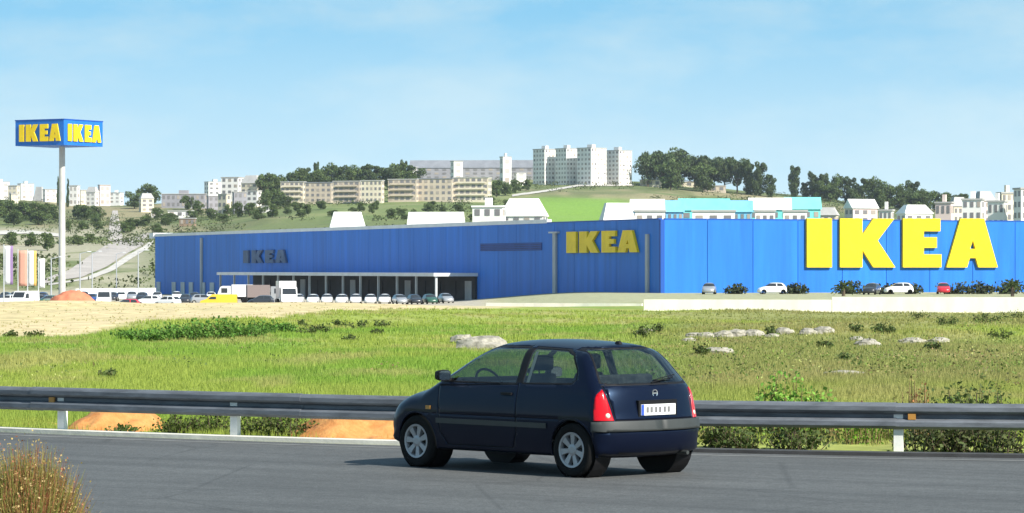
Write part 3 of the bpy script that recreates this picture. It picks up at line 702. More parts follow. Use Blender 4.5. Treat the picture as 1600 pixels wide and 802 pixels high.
def hero_car():
    phi = R(90 + 43.55)
    root = empty('hatchback_car', (1.577, 33.7, 0.012), phi)
    tag(root, 'dark blue three-door hatchback car driving along the road past the barrier', 'car')
    bm = half_surface(210, 16, 16)
    for p in (DOORW, QUARW): cut(bm, p, 'xz', side); cut(bm, grow(p, 0.022), 'xz', side)
    cut(bm, DOOR, 'xz', side); cut(bm, grow(DOOR, 0.010), 'xz', side)
    A = [circ(AX_R, 0.285, 0.322), circ(AX_F, 0.285, 0.322)]
    for p in A: cut(bm, p, 'xz', side)
    wc = lambda c: c.x > 1.9
    cut(bm, WIND, 'yz', wc); cut(bm, grow(WIND, 0.02), 'yz', wc)
    cut(bm, REARW, 'yz', rear); cut(bm, grow(REARW, 0.018), 'yz', rear)
    tc = lambda c: c.x < 0.42
    cut(bm, GATE, 'yz', tc); cut(bm, grow(GATE, 0.008), 'yz', tc)
    cut(bm, TAIL, 'yz', tc)
    TS = [(-0.1, 0.600), (0.250, 0.600), (0.262, 0.84), (0.235, 0.93), (-0.1, 0.93)]; cut(bm, TS, 'xz', lambda c: c.y > 0.5 and c.x < .6)
    cut(bm, HEAD, 'yz', lambda c: c.x > 3.2)
    BUMP = [(-0.2, 0.255), (0.262, 0.255), (0.262, 0.588), (-0.2, 0.588)]
    cut(bm, BUMP, 'xz', lambda c: c.x < .6); cut(bm, [(-.2, .485), (.262, .485), (.262, .70), (-.2, .70)], 'xz', lambda c: c.x < .6)
    bm.normal_update(); bm.verts.index_update()
    parts = {}
    for f in bm.faces:
        c = f.calc_center_median(); k = 'body'
        sd = side(c)
        if sd and any(inside(p, c.x, c.z) for p in A): continue
        if sd and inside(DOORW, c.x, c.z): k = 'door_glass'
        elif sd and inside(QUARW, c.x, c.z): k = 'quarter_glass'
        elif sd and (inside(grow(DOORW, .022), c.x, c.z) or inside(grow(QUARW, .022), c.x, c.z)): k = 'seal'
        elif sd and inside([(1.345, .97), (1.455, .97), (1.455, 1.34), (1.345, 1.34)], c.x, c.z): k = 'seal'
        elif wc(c) and inside(WIND, c.y, c.z): k = 'windscreen'
        elif wc(c) and inside(grow(WIND, .02), c.y, c.z) and f.normal.z > 0.2: k = 'seal'
        elif rear(c) and inside(REARW, c.y, c.z): k = 'rear_glass'
        elif rear(c) and inside(grow(REARW, .018), c.y, c.z): k = 'seal'
        elif tc(c) and c.y > .5 and inside(TS, c.x, c.z) and inside(TAIL, c.y, c.z): k = 'tail'
        elif c.x < .262 and .255 < c.z < .588: k = 'bumper' if c.z > .485 else 'bumper_low'
        elif tc(c) and inside(GATE, c.y, c.z): k = 'gate'
        elif tc(c) and inside(grow(GATE, .008), c.y, c.z): k = 'seal'
        elif c.x > 3.2 and inside(HEAD, c.y, c.z): k = 'head'
        elif sd and inside(DOOR, c.x, c.z) and c.y > .6: k = 'door'
        elif sd and inside(grow(DOOR, .010), c.x, c.z) and c.y > .6: k = 'seal'
        parts.setdefault(k, []).append(f)
    def sol(o, t=0.014):
        md = o.modifiers.new('thickness', 'SOLIDIFY'); md.thickness = t; md.offset = -1; md.material_offset = 1
    b = link('body', half_to_mesh(parts['body'], 'body'), [M['paint'], M['inner']], root); sol(b)
    sl = link('window_trim', half_to_mesh(parts['seal'], 'window_trim', off=-0.003), [M['seal'], M['inner']], root); sol(sl)
    g = link('tailgate', half_to_mesh(parts['gate'], 'tailgate', off=0.002), [M['paint'], M['inner']], root); sol(g)
    link('windscreen', half_to_mesh(parts['windscreen'], 'windscreen', off=-0.003), M['glass'], root)
    rw = link('rear_window', half_to_mesh(parts['rear_glass'], 'rear_window', off=-0.003), M['glass'], root)
    bu = link('rear_bumper', half_to_mesh(parts['bumper'], 'rear_bumper', off=0.030), [M['bumper'], M['bumper']], root); sol(bu, 0.05)
    bl = link('rear_skirt', half_to_mesh(parts['bumper_low'], 'rear_skirt', off=0.014), [M['paint'], M['inner']], root); sol(bl, 0.03)
    for s, nm in ((1, 'left'), (-1, 'right')):
        link('door_window', half_to_mesh(parts['door_glass'], 'door_window', False, s, -0.004), M['glass'], root)
        link('quarter_window', half_to_mesh(parts['quarter_glass'], 'quarter_window', False, s, -0.004), M['glass'], root)
        d = link('door', half_to_mesh(parts['door'], 'door', False, s, 0.001), [M['paint'], M['inner']], root); sol(d)
        t = link('tail_light', half_to_mesh(parts['tail'], 'tail_light', False, s, 0.006), [M['red'], M['red']], root); sol(t, 0.02)
        lv = min((v for v in bm.verts if v.co.x < .4), key=lambda v: (v.co.y - .665) ** 2 + (v.co.z - .665) ** 2)
        mb = MB(); mb.lathe([(0, .012), (.018, .010), (.027, .003), (.027, -.004)], 14); le = mb.build('reversing_lens', M['clearl'], t, (lv.co.x - .004, lv.co.y * s, lv.co.z), True)
        le.rotation_euler = Vector((lv.normal.x, lv.normal.y * s, lv.normal.z)).to_track_quat('Y', 'Z').to_euler()
        if 'head' in parts: link('headlight', half_to_mesh(parts['head'], 'headlight', False, s, 0.004), M['clearl'], root)
        # handle, mirror, side lamp
        mb = MB(); y = half_w(1.52, 0.845) * s
        mb.box(1.47, 1.63, y - 0.01, y + 0.022 if s > 0 else y - 0.022, 0.835, 0.862) if s > 0 else mb.box(1.47, 1.63, y - 0.022, y + 0.01, 0.835, 0.862)
        mb.build('handle', M['seal'], d)
        mb = MB(); yb = half_w(2.50, 0.97) * s
        mb.box(2.475, 2.525, min(yb - .03 * s, yb + .05 * s), max(yb - .03 * s, yb + .05 * s), 0.965, 0.995)
        i0 = len(mb.v); yc_ = yb + 0.115 * s
        for (xx, sc_) in ((2.455, 0.95), (2.48, 1.0), (2.53, 0.88), (2.57, 0.5)):
            for k in range(12):
                a = 2 * math.pi * k / 12; mb.v.append((xx, yc_ + 0.095 * sc_ * math.copysign(abs(math.cos(a)) ** .6, math.cos(a)), 1.025 + 0.062 * sc_ * math.copysign(abs(math.sin(a)) ** .6, math.sin(a))))
        for r_ in range(3):
            for k in range(12):
                mb.f.append((i0 + r_ * 12 + k, i0 + r_ * 12 + (k + 1) % 12, i0 + r_ * 12 + 12 + (k + 1) % 12, i0 + r_ * 12 + 12 + k)); mb.m.append(0)
        mb.f.append(tuple(i0 + k for k in range(12))); mb.m.append(0); mb.f.append(tuple(i0 + 36 + k for k in range(12))); mb.m.append(0)
        mi = mb.build('wing_mirror', M['seal'], root, smooth=False)
        mg = MB(); mg.poly([(2.452, yc_ + 0.085 * a, 1.025 + 0.050 * b_) for a, b_ in ((-.7, -1), (.7, -1), (1, -.5), (1, .5), (.7, 1), (-.7, 1), (-1, .5), (-1, -.5))]); mg.build('mirror_glass', M['mirror'], mi)
        y2 = half_w(2.80, 0.66) * s; mb = MB(); mb.box(2.755, 2.83, y2 - .012, y2 + .012, 0.645, 0.685); mb.build('indicator', M['amber'], root)
        # side moulding strip
        mb = MB(); xs = np.linspace(0.92, 2.66, 24)
        for a_, b_ in zip(xs[:-1], xs[1:]):
            for z0, z1 in ((0.50, 0.555),):
                p = [(a_, (half_w(a_, z0) + .012) * s, z0), (b_, (half_w(b_, z0) + .012) * s, z0), (b_, (half_w(b_, z1) + .012) * s, z1), (a_, (half_w(a_, z1) + .012) * s, z1)]
                q = [(a, (abs(b) - .02) * s, c) for a, b, c in p]
                mb.poly(p if s < 0 else p); mb.poly([p[0], p[1], q[1], q[0]]); mb.poly([p[3], p[2], q[2], q[3]])
        mb.build('side_moulding', M['bumper'], root)
        for cx in (AX_R, AX_F):
            # arch lip
            mb = MB(); prev = None; nseg = 24
            for k in range(nseg + 1):
                a = R(-12) + R(204) * k / nseg; ring = []
                for q in range(6):
                    b_ = 2 * math.pi * q / 6; r_ = 0.325 + 0.016 * math.cos(b_); xx, zz = cx + r_ * math.cos(a), 0.285 + r_ * math.sin(a)
                    ring.append((xx, (half_w(xx, zz) * min(1, 1) - 0.006 + 0.014 * math.sin(b_)) * s, zz))
                if prev:
                    for q in range(6): mb.poly([prev[q], prev[(q + 1) % 6], ring[(q + 1) % 6], ring[q]])
                prev = ring
            if not (cx == AX_R and False): mb.build('wheel_arch', M['paint'], root, smooth=True)
            # wheel well liner
            mb = MB(); mb.lathe([(0.0, -0.16), (0.32, -0.16), (0.322, 0.07)], 28, c=(cx, s * 0.66, 0.285)) if s > 0 else mb.lathe([(0.0, 0.16), (0.32, 0.16), (0.322, -0.07)], 28, c=(cx, s * 0.66, 0.285))
            mb.build('wheel_well', M['seal'], root)
            w = bpy.data.objects.new('wheel', TYRE); col.objects.link(w); w.parent = root; w.location = (cx, s * 0.695, 0.285); w.rotation_euler = (0, 0.35 if cx == AX_R else 0.1, 0 if s > 0 else math.pi)
            hb_ = bpy.data.objects.new('hubcap', HUB); col.objects.link(hb_); hb_.parent = w
    # tailgate furniture
    gx = lambda z: np.interp(z, [0.57, 0.66, 0.80, 0.92, 1.01], [0.03, 0.055, 0.085, 0.125, 0.185])
    mb = MB(); x = gx(0.70) - 0.002
    for (w_, z0, z1, o, m_) in ((0.29, 0.615, 0.805, 0.006, 0),): mb.box(x - 0.006, x + 0.04, -w_, w_, z0, z1)
    pr = mb.build('plate_recess', M['seal'], g); 
    mb = MB(); mb.box(x - 0.014, x - 0.006, -0.26, 0.26, 0.648, 0.762); pl = mb.build('number_plate', M['plate'], g)
    mb = MB(); mb.box(x - 0.0165, x - 0.014, 0.218, 0.258, 0.650, 0.760); mb.build('plate_band', M['plateblue'], g)
    for k, yy in enumerate((0.165, 0.105, 0.035, -0.025, -0.095, -0.155)):
        mb = MB(); h_ = 0.030
        mb.box(x - 0.0165, x - 0.014, yy - 0.019, yy + 0.019, 0.705 - h_, 0.705 + h_); mb.build('plate_character', M['plateink'], g)
    mb = MB(); xe = gx(0.875) - 0.004; mb.lathe([(0.030, -0.008), (0.040, -0.010), (0.040, 0.004), (0.030, 0.004), (0.030, -0.008)], 20, 'y')
    em = mb.build('emblem', M['chrome'], g, (xe, 0, 0.875)); em.rotation_euler = (0, R(-18), R(-90))
    mb = MB(); mb.box(-0.006, 0.004, -0.034, 0.034, -0.006, 0.006); em2 = mb.build('emblem_bar', M['chrome'], g, (xe, 0, 0.875))
    # rear wiper, roof aerial base, high brake lamp, exhaust
    mb = MB(); mb.tube((0.155, 0.0, 0.985), (0.20, -0.38, 1.035), 0.008, 0.006, 6); mb.tube((0.17, -0.05, 1.01), (0.222, -0.42, 1.06), 0.006, 0.006, 6); mb.build('rear_wiper', M['seal'], root)
    mb = MB(); mb.box(0.60, 0.68, -0.03, 0.03, 1.375, 1.415, taper=.5); mb.build('aerial', M['seal'], root)
    mb = MB(); mb.tube((0.02, -0.42, 0.235), (0.5, -0.42, 0.235), 0.022, None, 10); mb.build('exhaust', M['bumper'], root)
    # cabin
    mb = MB(); mb.box(0.5, 3.0, -0.66, 0.66, 0.24, 0.32); mb.build('floor_pan', M['inner'], root)
    mb = MB(); mb.box(2.35, 2.80, -0.66, 0.66, 0.55, 0.93, taper=.97, tx=.6); mb.build('dashboard', M['inner'], root)
    mb = MB(); mb.box(0.22, 0.70, -0.56, 0.56, 0.30, 0.92); mb.build('parcel_shelf', M['inner'], root)
    def seat(y, xr, name='seat', w=0.23):
        t = MB(); t.box(xr + 0.02, xr + 0.55, y - w, y + w, 0.36, 0.54, taper=.94)
        v0 = len(t.v)
        t.box(xr - 0.09, xr + 0.06, y - w, y + w, 0.50, 1.06, taper=.8)
        for k in range(v0 + 4, v0 + 8): a = t.v[k]; t.v[k] = (a[0] - 0.17, a[1], a[2])
        s_ = t.build(name, M['seat'], root)
        bv = s_.modifiers.new('round', 'BEVEL'); bv.width = 0.04; bv.segments = 3
        return s_
    for y in (0.36, -0.36):
        s_ = seat(y, 1.62); t = MB(); t.box(1.37, 1.47, y - .13, y + .13, 1.09, 1.26); h_ = t.build('headrest', M['seat'], s_); bv = h_.modifiers.new('round', 'BEVEL'); bv.width = .04; bv.segments = 3
        t = MB(); t.tube((1.44, y - .05, 1.02), (1.43, y - .05, 1.12), .008); t.tube((1.44, y + .05, 1.02), (1.43, y + .05, 1.12), .008); t.build('headrest_post', M['chrome'], s_)
    s_ = seat(0, 0.80, 'rear_bench', 0.58)
    for s in (1, -1):
        t = MB(); y1 = half_w(1.36, 1.28) - 0.05; y0 = half_w(1.36, 0.9) - 0.05
        t.poly([(1.30, y1 * s, 1.30), (1.335, y1 * s, 1.30), (1.35, y0 * s, 0.90), (1.315, y0 * s, 0.90)]); t.poly([(1.30, y1 * s - .01, 1.30), (1.315, y0 * s - .01, 0.90), (1.35, y0 * s - .01, 0.90), (1.335, y1 * s - .01, 1.30)]); t.build('seat_belt', M['belt'], root)
    t = MB(); cw, n1, n2 = Vector((2.27, 0.36, 0.93)), 24, 6
    ax = Vector((0.85, 0, -0.5)).normalized(); u_ = Vector((0, 1, 0)); v_ = ax.cross(u_)
    for k in range(n1):
        a0, a1 = 2 * math.pi * k / n1, 2 * math.pi * (k + 1) / n1
        t.tube(cw + (u_ * math.cos(a0) + v_ * math.sin(a0)) * .18, cw + (u_ * math.cos(a1) + v_ * math.sin(a1)) * .18, .014, None, 6, cap=False)
    for a0 in (0, math.pi, -math.pi / 2): t.tube(cw + ax * .03, cw + (u_ * math.cos(a0) + v_ * math.sin(a0)) * .18, .018, .012, 6)
    t.tube(cw, cw + ax * .25, .04, .03, 8); t.build('steering_wheel', M['seal'], root)
    bm.free()
hero_car()

# ------------------------------------------------------------------ parked vehicles
PB, PG = far_car_meshes()
PB.materials.append(M['cwhite']); PG.materials.append(M['fglass'])
def parked_proto():
    root = empty('parked_car')
    link('body', PB, None, root); link('windows', PG, None, root)
    for s in (1, -1):
        for cx in (AX_R, AX_F):
            w = bpy.data.objects.new('wheel', TYRE); col.objects.link(w); w.parent = root; w.location = (cx, s * .70, .285); w.rotation_euler = (0, 0, 0 if s > 0 else math.pi)
    return root
proto = [None]
def parked(px, d, heading, mat, label, group):
    if proto[0] is None: r = proto[0] = parked_proto(); kids = list(r.children)
    else: r = copy_tree(proto[0]); kids = list(r.children)
    x = X(px, d); a = R(heading); cx, cy = 1.865 * math.cos(a), 1.865 * math.sin(a)
    r.location = (x - cx, d - cy, H1(x, d)); r.rotation_euler = (0, 0, a)
    for k in kids:
        if k.name.startswith('body'): obj_mat(k, 0, mat)
    tag(r, label, 'car', group); return r
def truck(px, d, heading, L, Hh, cab, cargo, label, name='box_truck'):
    x = X(px, d); r = empty(name, (x, d, H1(x, d)), R(heading))
    mb = MB(); mb.box(-L / 2, L / 2 - 2.0, -1.15, 1.15, 0.95, Hh); mb.build('cargo_box', cargo, r)
    mb = MB(); mb.box(-L / 2 + .1, L / 2 - .2, -.5, .5, .6, .949); mb.build('chassis', M['seal'], r)
    mb = MB(); P = [(L / 2 - 1.85, .5), (L / 2, .5), (L / 2, 1.45), (L / 2 - .35, 2.35), (L / 2 - .7, 2.5), (L / 2 - 1.85, 2.5)]
    for s in (-1, 1): mb.poly([(a, 1.08 * s, b) for a, b in (P if s < 0 else P[::-1])])
    for k in range(6): a, b = P[k], P[(k + 1) % 6]; mb.poly([(a[0], -1.08, a[1]), (a[0], 1.08, a[1]), (b[0], 1.08, b[1]), (b[0], -1.08, b[1])])
    c = mb.build('cab', cab, r)
    mb = MB(); mb.poly([(L / 2 - .03, -.95, 1.5), (L / 2 - .03, .95, 1.5), (L / 2 - .31, .9, 2.28), (L / 2 - .31, -.9, 2.28)])
    for v in range(4): p = mb.v[v]; mb.v[v] = (p[0] + .05, p[1], p[2] + .01)
    mb.build('windscreen', M['fglass'], c)
    for s in (-1, 1):
        mb = MB(); mb.box(L / 2 - 1.4, L / 2 - .5, 1.085 * s - .01, 1.085 * s + .01, 1.5, 2.2); mb.build('side_window', M['fglass'], c)
        for cx in (-L / 2 + 1.2, L / 2 - 1.0):
            mb = MB(); mb.lathe([(0, -.13), (.38, -.13), (.44, -.1), (.44, .1), (.38, .13), (0, .13)], 18); mb.build('wheel', M['rubber'], r, (cx, s * .95, .44))
    tag(r, label, 'truck'); return r
def van(px, d, heading, mat, label, group=None, L=4.9, Hh=2.1):
    x = X(px, d); r = empty('delivery_van', (x, d, H1(x, d)), R(heading)); h = L / 2
    P = [(-h, .35), (h, .35), (h + .02, .8), (h - .1, 1.0), (h - .75, 1.2), (h - 1.35, Hh - .08), (h - 1.6, Hh), (-h + .1, Hh), (-h, Hh - .1)]
    mb = MB(); n = len(P)
    def yw(z): return .92 - .09 * max(0, z - 1.1)
    for s in (-1, 1): mb.poly([(a, yw(b) * s, b) for a, b in (P if s < 0 else P[::-1])])
    for k in range(n): a, b = P[k], P[(k + 1) % n]; mb.poly([(a[0], -yw(a[1]), a[1]), (a[0], yw(a[1]), a[1]), (b[0], yw(b[1]), b[1]), (b[0], -yw(b[1]), b[1])])
    mb.build('body', mat, r)
    mb = MB(); o = .02; mb.poly([(h - .80 + o, -.8, 1.26 + o), (h - .80 + o, .8, 1.26 + o), (h - 1.30 + o, .74, Hh - .16 + o), (h - 1.30 + o, -.74, Hh - .16 + o)]); mb.build('windscreen', M['fglass'], r)
    for s in (-1, 1):
        mb = MB(); y = .935 * s; mb.poly([(h - 1.0, y, 1.2), (h - 2.0, y, 1.2), (h - 2.0, y - .02 * s, Hh - .30), (h - 1.35, y - .02 * s, Hh - .30)]); mb.build('side_window', M['fglass'], r)
        for cx in (-h + .9, h - .85):
            mb = MB(); mb.lathe([(0, -.1), (.27, -.1), (.32, -.07), (.32, .07), (.27, .1), (0, .1)], 18); mb.build('wheel', M['rubber'], r, (cx, s * .82, .32))
    mb = MB(); mb.poly([(-h - .015, -.7, 1.25), (-h - .015, -.7, Hh - .3), (-h - .015, .7, Hh - .3), (-h - .015, .7, 1.25)]); mb.build('rear_window', M['fglass'], r)
    tag(r, label, 'van', group); return r

for k, px in enumerate((466, 489, 511, 534, 556, 579, 601)):
    parked(px, 455 - 3 * (k % 2), -90 + random.uniform(-3, 3), M['cwhite'], 'small white car nose-out in the row before the loading canopy', 'white cars before the loading canopy')
for k, (px, m, nm) in enumerate(((625, 'cgrey', 'silver'), (648, 'cdark', 'charcoal'), (672, 'cgreen', 'dark green'), (697, 'cgrey', 'silver'))):
    parked(px, 448, -75, M[m], nm + ' car parked before the loading canopy' + (' beside the blue wall end' if k == 3 else ', next after the white row' if k == 0 else ''), 'coloured cars before the canopy')
parked(197, 380, 188, M['cred'], 'red car side-on behind the sandy ground near the pylon', 'cars by the pylon')
for px, d, hd, m, lb in ((262, 420, 150, 'cwhite', 'white car parked at an angle below the store far end'), (290, 455, -90, 'cdark', 'charcoal car among grey doors at the store far end'), (318, 450, 5, 'cgrey', 'silver car behind the yellow van'),
                         (75, 430, 200, 'cgreen', 'dark green car between the banner poles and the pylon'), (103, 470, 185, 'cdark', 'charcoal car at the foot of the pylon pole'), (55, 440, 170, 'cdark', 'charcoal car parked beside the banner poles'),
                         (143, 460, 260, 'cblue', 'dark blue car between the pylon and the white van'), (12, 440, 180, 'cwhite', 'white car parked under the pale banner'), (88, 400, 195, 'cgrey', 'silver car just behind the red earth heap'),
                         (232, 430, 185, 'cwhite', 'white car behind the red car'), (408, 430, 175, 'cdark', 'charcoal car beside the brown-sided truck')):
    parked(px, d, hd, M[m], lb, 'cars left of the store')
for k, (px, m) in enumerate(((8, 'cdark'), (24, 'cgrey'), (48, 'cwhite'), (66, 'cblue'), (118, 'cwhite'), (131, 'cdark'), (176, 'cdark'), (190, 'cwhite'), (206, 'cgrey'), (222, 'cdark'), (246, 'cgrey'), (276, 'cwhite'), (304, 'cdark'), (330, 'cwhite'), (384, 'cred'), (396, 'cwhite'))):
    parked(px, 492 + 7 * (k % 3), (-90, 95, -84)[k % 3], M[m], {'cdark': 'charcoal', 'cgrey': 'silver', 'cwhite': 'white', 'cblue': 'dark blue', 'cred': 'red'}[m] + ' car end-on in the back row of the crowded car park', 'back row of the crowded car park')
van(163, 420, 275, M['cwhite'], 'white van facing the road near the pylon')
van(342, 400, 182, M['cyel'], 'yellow van side-on before the store far end', L=4.6, Hh=1.8)
van(38, 415, 250, M['cwhite'], 'white van among the banner poles')
truck(448, 440, -80, 7.0, 3.3, M['cwhite'], M['cwhite'], 'white box truck facing out beside the canopy end')
truck(414, 452, 10, 5.2, 2.7, M['cgrey'], pmat('tarpaulin_brown', (.20, .16, .15), .8), 'brown-sided box truck side-on under the store wall')
truck(368, 462, 182, 5.0, 2.7, M['cwhite'], M['cwhite'], 'white box truck side-on behind the yellow van')
for px, d, m, lb, hd in ((1206, 396, 'cwhite', 'white car before the bright blue wall near the letter I', 187), (1362, 388, 'cdark', 'charcoal car under the big letter K', 250), (1404, 396, 'cwhite', 'white car under the gap between K and E', 184),
                     (1474, 396, 'cred', 'red car between the big letters E and A', 265), (1108, 394, 'cgrey', 'silver car before the bright blue wall near its corner', 262)):
    parked(px, d, hd, M[m], lb, 'cars along the bright blue wall')

# lamp posts beside the hill road
def lamp(px, d, h, label):
    x = X(px, d); r = empty('street_lamp', (x, d, H1(x, d))); tag(r, label, 'lamp post', 'lamp posts round the pylon')
    mb = MB(); mb.tube((0, 0, -.3), (0, 0, h), .13, .08, 8); mb.build('post', M['pipe'], r)
    mb = MB(); mb.tube((0, 0, h - .05), (1.3, 0, h + .25), .06, .05, 6); a = mb.build('arm', M['pipe'], r)
    mb = MB(); mb.box(1.1, 1.9, -.16, .16, h + .2, h + .36, taper=.6); mb.build('lantern', M['ltgrey'], a)
lamp(125, 520, 7.5, 'grey street lamp between the pylon and the hill road'); lamp(144, 600, 8, 'grey street lamp beside the lower hill road'); lamp(80, 470, 6.5, 'grey street lamp between the banners and the pylon'); lamp(216, 560, 8, 'grey street lamp near the far corner of the store'); lamp(182, 640, 8, 'grey street lamp beside the upper hill road')
# banner poles
def banner(px, d, h, mats, label, w=1.1):
    x = X(px, d); r = empty('banner_pole', (x, d, H1(x, d)))
    mb = MB(); mb.tube((0, 0, -.2), (0, 0, h), .09, .06, 10); mb.build('pole', M['ltgrey'], r)
    n = 10; mb = MB()
    for k in range(n):
        for j in range(3):
            def q(i, jj): return (0.1 + w * jj / 3, 0.05 * math.sin(i * .7 + jj * .6), h - 0.2 - (h * 0.62) * i / n)
            mb.poly([q(k, j), q(k, j + 1), q(k + 1, j + 1), q(k + 1, j)], 0 if j < 2 else 1)
    me = mb.mesh('banner'); b_ = bmesh.new(); b_.from_mesh(me); bmesh.ops.remove_doubles(b_, verts=b_.verts, dist=.001); b_.to_mesh(me); b_.free()
    f = link('banner', me, [M[mats[0]], M[mats[1]]], r, smooth=True); sm = f.modifiers.new('t', 'SOLIDIFY'); sm.thickness = .03
    tag(r, label, 'banner', 'banner poles at the car park')
banner(6, 420, 8.2, ('bwhite', 'purple'), 'tall pole with a white and purple vertical banner')
banner(28, 425, 7.6, ('salmon', 'salmon'), 'tall pole with a salmon vertical banner')
banner(43, 430, 7.6, ('bwhite', 'orange'), 'tall pole with a white and orange vertical banner')
banner(60, 445, 6.6, ('bwhite', 'bwhite'), 'tall pole with a plain pale vertical banner', 0.8)
# red earth heap, hoarding, white wall
p = (X(112, 208), 208); hp = mound('earth_heap', p[0], p[1], 2.0, 1.8, 0.85, M['heap'], 4); tag(hp, 'low heap of red earth behind the sandy ground below the pylon', 'heap')
def board_wall(name, label, cat, pts, h, mat, seg, thick=0.25, group=None, pname='wall_panel', h2=None):
    root = empty(name, (pts[0][0], pts[0][1], H1(*pts[0]))); o0 = root.location
    for (a, b) in zip(pts[:-1], pts[1:]):
        a, b = Vector((*a, 0)), Vector((*b, 0)); n = max(1, int((b - a).length / seg)); d = (b - a) / n; u = d.normalized(); nn = Vector((u.y, -u.x, 0))
        for k in range(n):
            p0, p1 = a + d * k + u * .015, a + d * (k + 1) - u * .015; mb = MB()
            z = min(H1(p0.x, p0.y), H1(p1.x, p1.y)) - o0.z; hh = h + ((h2 if h2 is not None else h) - h) * (p0.x - pts[0][0]) / (pts[-1][0] - pts[0][0]) + random.uniform(-.02, .02)
            P = [p0 - nn * thick / 2, p1 - nn * thick / 2, p1 + nn * thick / 2, p0 + nn * thick / 2]
            v = [(q.x - o0.x, q.y - o0.y, zz) for zz in (z - .5, z + hh) for q in P]; mb.v = v
            for f in ((3, 2, 1, 0), (4, 5, 6, 7), (0, 1, 5, 4), (1, 2, 6, 5), (2, 3, 7, 6), (3, 0, 4, 7)): mb.f.append(f); mb.m.append(0)
            mb.build(pname, mat, root)
    tag(root, label, cat, group)
board_wall('boundary_wall', 'low off-white boundary wall between the field and the bright blue wall', 'wall', [(X(1006, 205), 205), (X(1300, 203), 203), (X(1620, 201), 201), (X(2100, 199), 199)], 0.80, M['wall'], 6.6, h2=1.55)
board_wall('site_hoarding', 'low pale hoarding on the rise beside the pylon', 'fence', [(X(118, 560), 560), (X(243, 585), 585)], 1.5, M['coping'], 6, 0.2)
board_wall('kerb_wall', 'very low pale retaining edge before the dark blue wall', 'wall', [(X(760, 243), 243), (X(1004, 238), 238)], 0.45, M['wall'], 9)

# ------------------------------------------------------------------ hill buildings
WIN = MB(); WIN.box(-0.5, 0.5, -0.09, 0.02, 0, 1); WINM = WIN.mesh('window'); WINM.materials.append(M['window'])
WIN2 = MB(); WIN2.box(-0.5, 0.5, -0.09, 0.02, 0, 1); WINS = WIN2.mesh('window_shuttered'); WINS.materials.append(M['shutter'])
WIN3 = MB(); WIN3.box(-0.5, 0.5, -0.09, 0.02, 0, 1); WINT = WIN3.mesh('window_pale'); WINT.materials.append(pmat('pale_window', (.44, .41, .38), .4))
def house(name, label, cat, px0, px1, yt, yb, wall, rot=20, ratio=0.6, floors=3, cols=4, roof='flat', roofm=None, group=None, d=None, balcony=False, wide=1.0, sidecols=None, inset=0.72):
    pc = (px0 + px1) / 2
    d = d or hit(pc, yb, 640); Wd = (px1 - px0) / F * d; r = R(abs(rot)); w = Wd / (math.cos(r) + ratio * math.sin(r)); dp = w * ratio
    x = X(pc, d); z0 = Z(yb, d); zg = min(H1(x, d), z0); h = Z(yt, d) - zg
    root = empty(name, (x, d + dp / 2, zg), R(rot)); tag(root, label, cat, group)
    rm = roofm or M['flat']
    hw = h if roof == 'flat' else h * inset
    mb = MB(); mb.box(-w / 2, w / 2, -dp / 2, dp / 2, -6, hw - 0.03); mb.build('wall', wall, root)
    if roof == 'flat':
        mb = MB(); mb.box(-w / 2 - .25, w / 2 + .25, -dp / 2 - .25, dp / 2 + .25, hw - 0.30, hw + 0.12); ro = mb.build('roof', rm, root)
        if h > 14 or w > 18:
            mb = MB(); mb.box(-w * .12, w * .10, -dp * .15, dp * .2, hw + .12, hw + 2.0); mb.build('roof_hut', wall, ro)
    elif roof == 'hip':
        mb = MB(); mb.box(-w / 2 - .3, w / 2 + .3, -dp / 2 - .3, dp / 2 + .3, hw - 0.03, h, taper=.35, tx=.62); mb.build('roof', rm, root)
    else:
        mb = MB(); e = .35; A = [(-w / 2 - e, -dp / 2 - e, hw - .03), (w / 2 + e, -dp / 2 - e, hw - .03), (w / 2 + e, dp / 2 + e, hw - .03), (-w / 2 - e, dp / 2 + e, hw - .03), (-w / 2 - e, 0, h), (w / 2 + e, 0, h)]
        for f in ((0, 1, 5, 4), (2, 3, 4, 5), (0, 4, 3), (1, 2, 5), (3, 2, 1, 0)): mb.poly([A[k] for k in f])
        mb.build('roof', rm, root)
    base = max(0.4, z0 - zg); fh = (hw - base) / floors
    faces = [(0, w, -dp / 2, cols)]
    sc_ = sidecols if sidecols is not None else max(1, int(round(cols * ratio)))
    faces.append(((-1 if rot > 0 else 1), dp, w / 2, sc_))
    for fi, (sd, wd, off, nc) in enumerate(faces):
        for fl in range(floors):
            for c in range(nc):
                cw = wd / nc; u = -wd / 2 + cw * (c + .5)
                o = bpy.data.objects.new('window', (WINT if name in ('tower_block', 'town_house', 'stair_tower') and (fl * 5 + c) % 7 else WINM) if (fl * 7 + c * 3 + fi) % 4 else WINS); col.objects.link(o); o.parent = root
                o.scale = (cw * (.50 if not balcony else .62), 1, fh * .50)
                z = base + fh * fl + fh * .25
                if sd == 0: o.location = (u, off, z)
                elif sd < 0: o.location = (-off, u, z); o.rotation_euler = (0, 0, -math.pi / 2)
                else: o.location = (off, u, z); o.rotation_euler = (0, 0, math.pi / 2)
    if balcony:
        for fl in range(1, floors):
            mb = MB(); mb.box(-w * .42, w * .42, -dp / 2 - .9, -dp / 2 + .02, base + fh * fl - .1, base + fh * fl + .08); mb.box(-w * .42, w * .42, -dp / 2 - .9, -dp / 2 - .82, base + fh * fl + .081, base + fh * fl + .8); mb.build('balcony', wall, root)
    return root
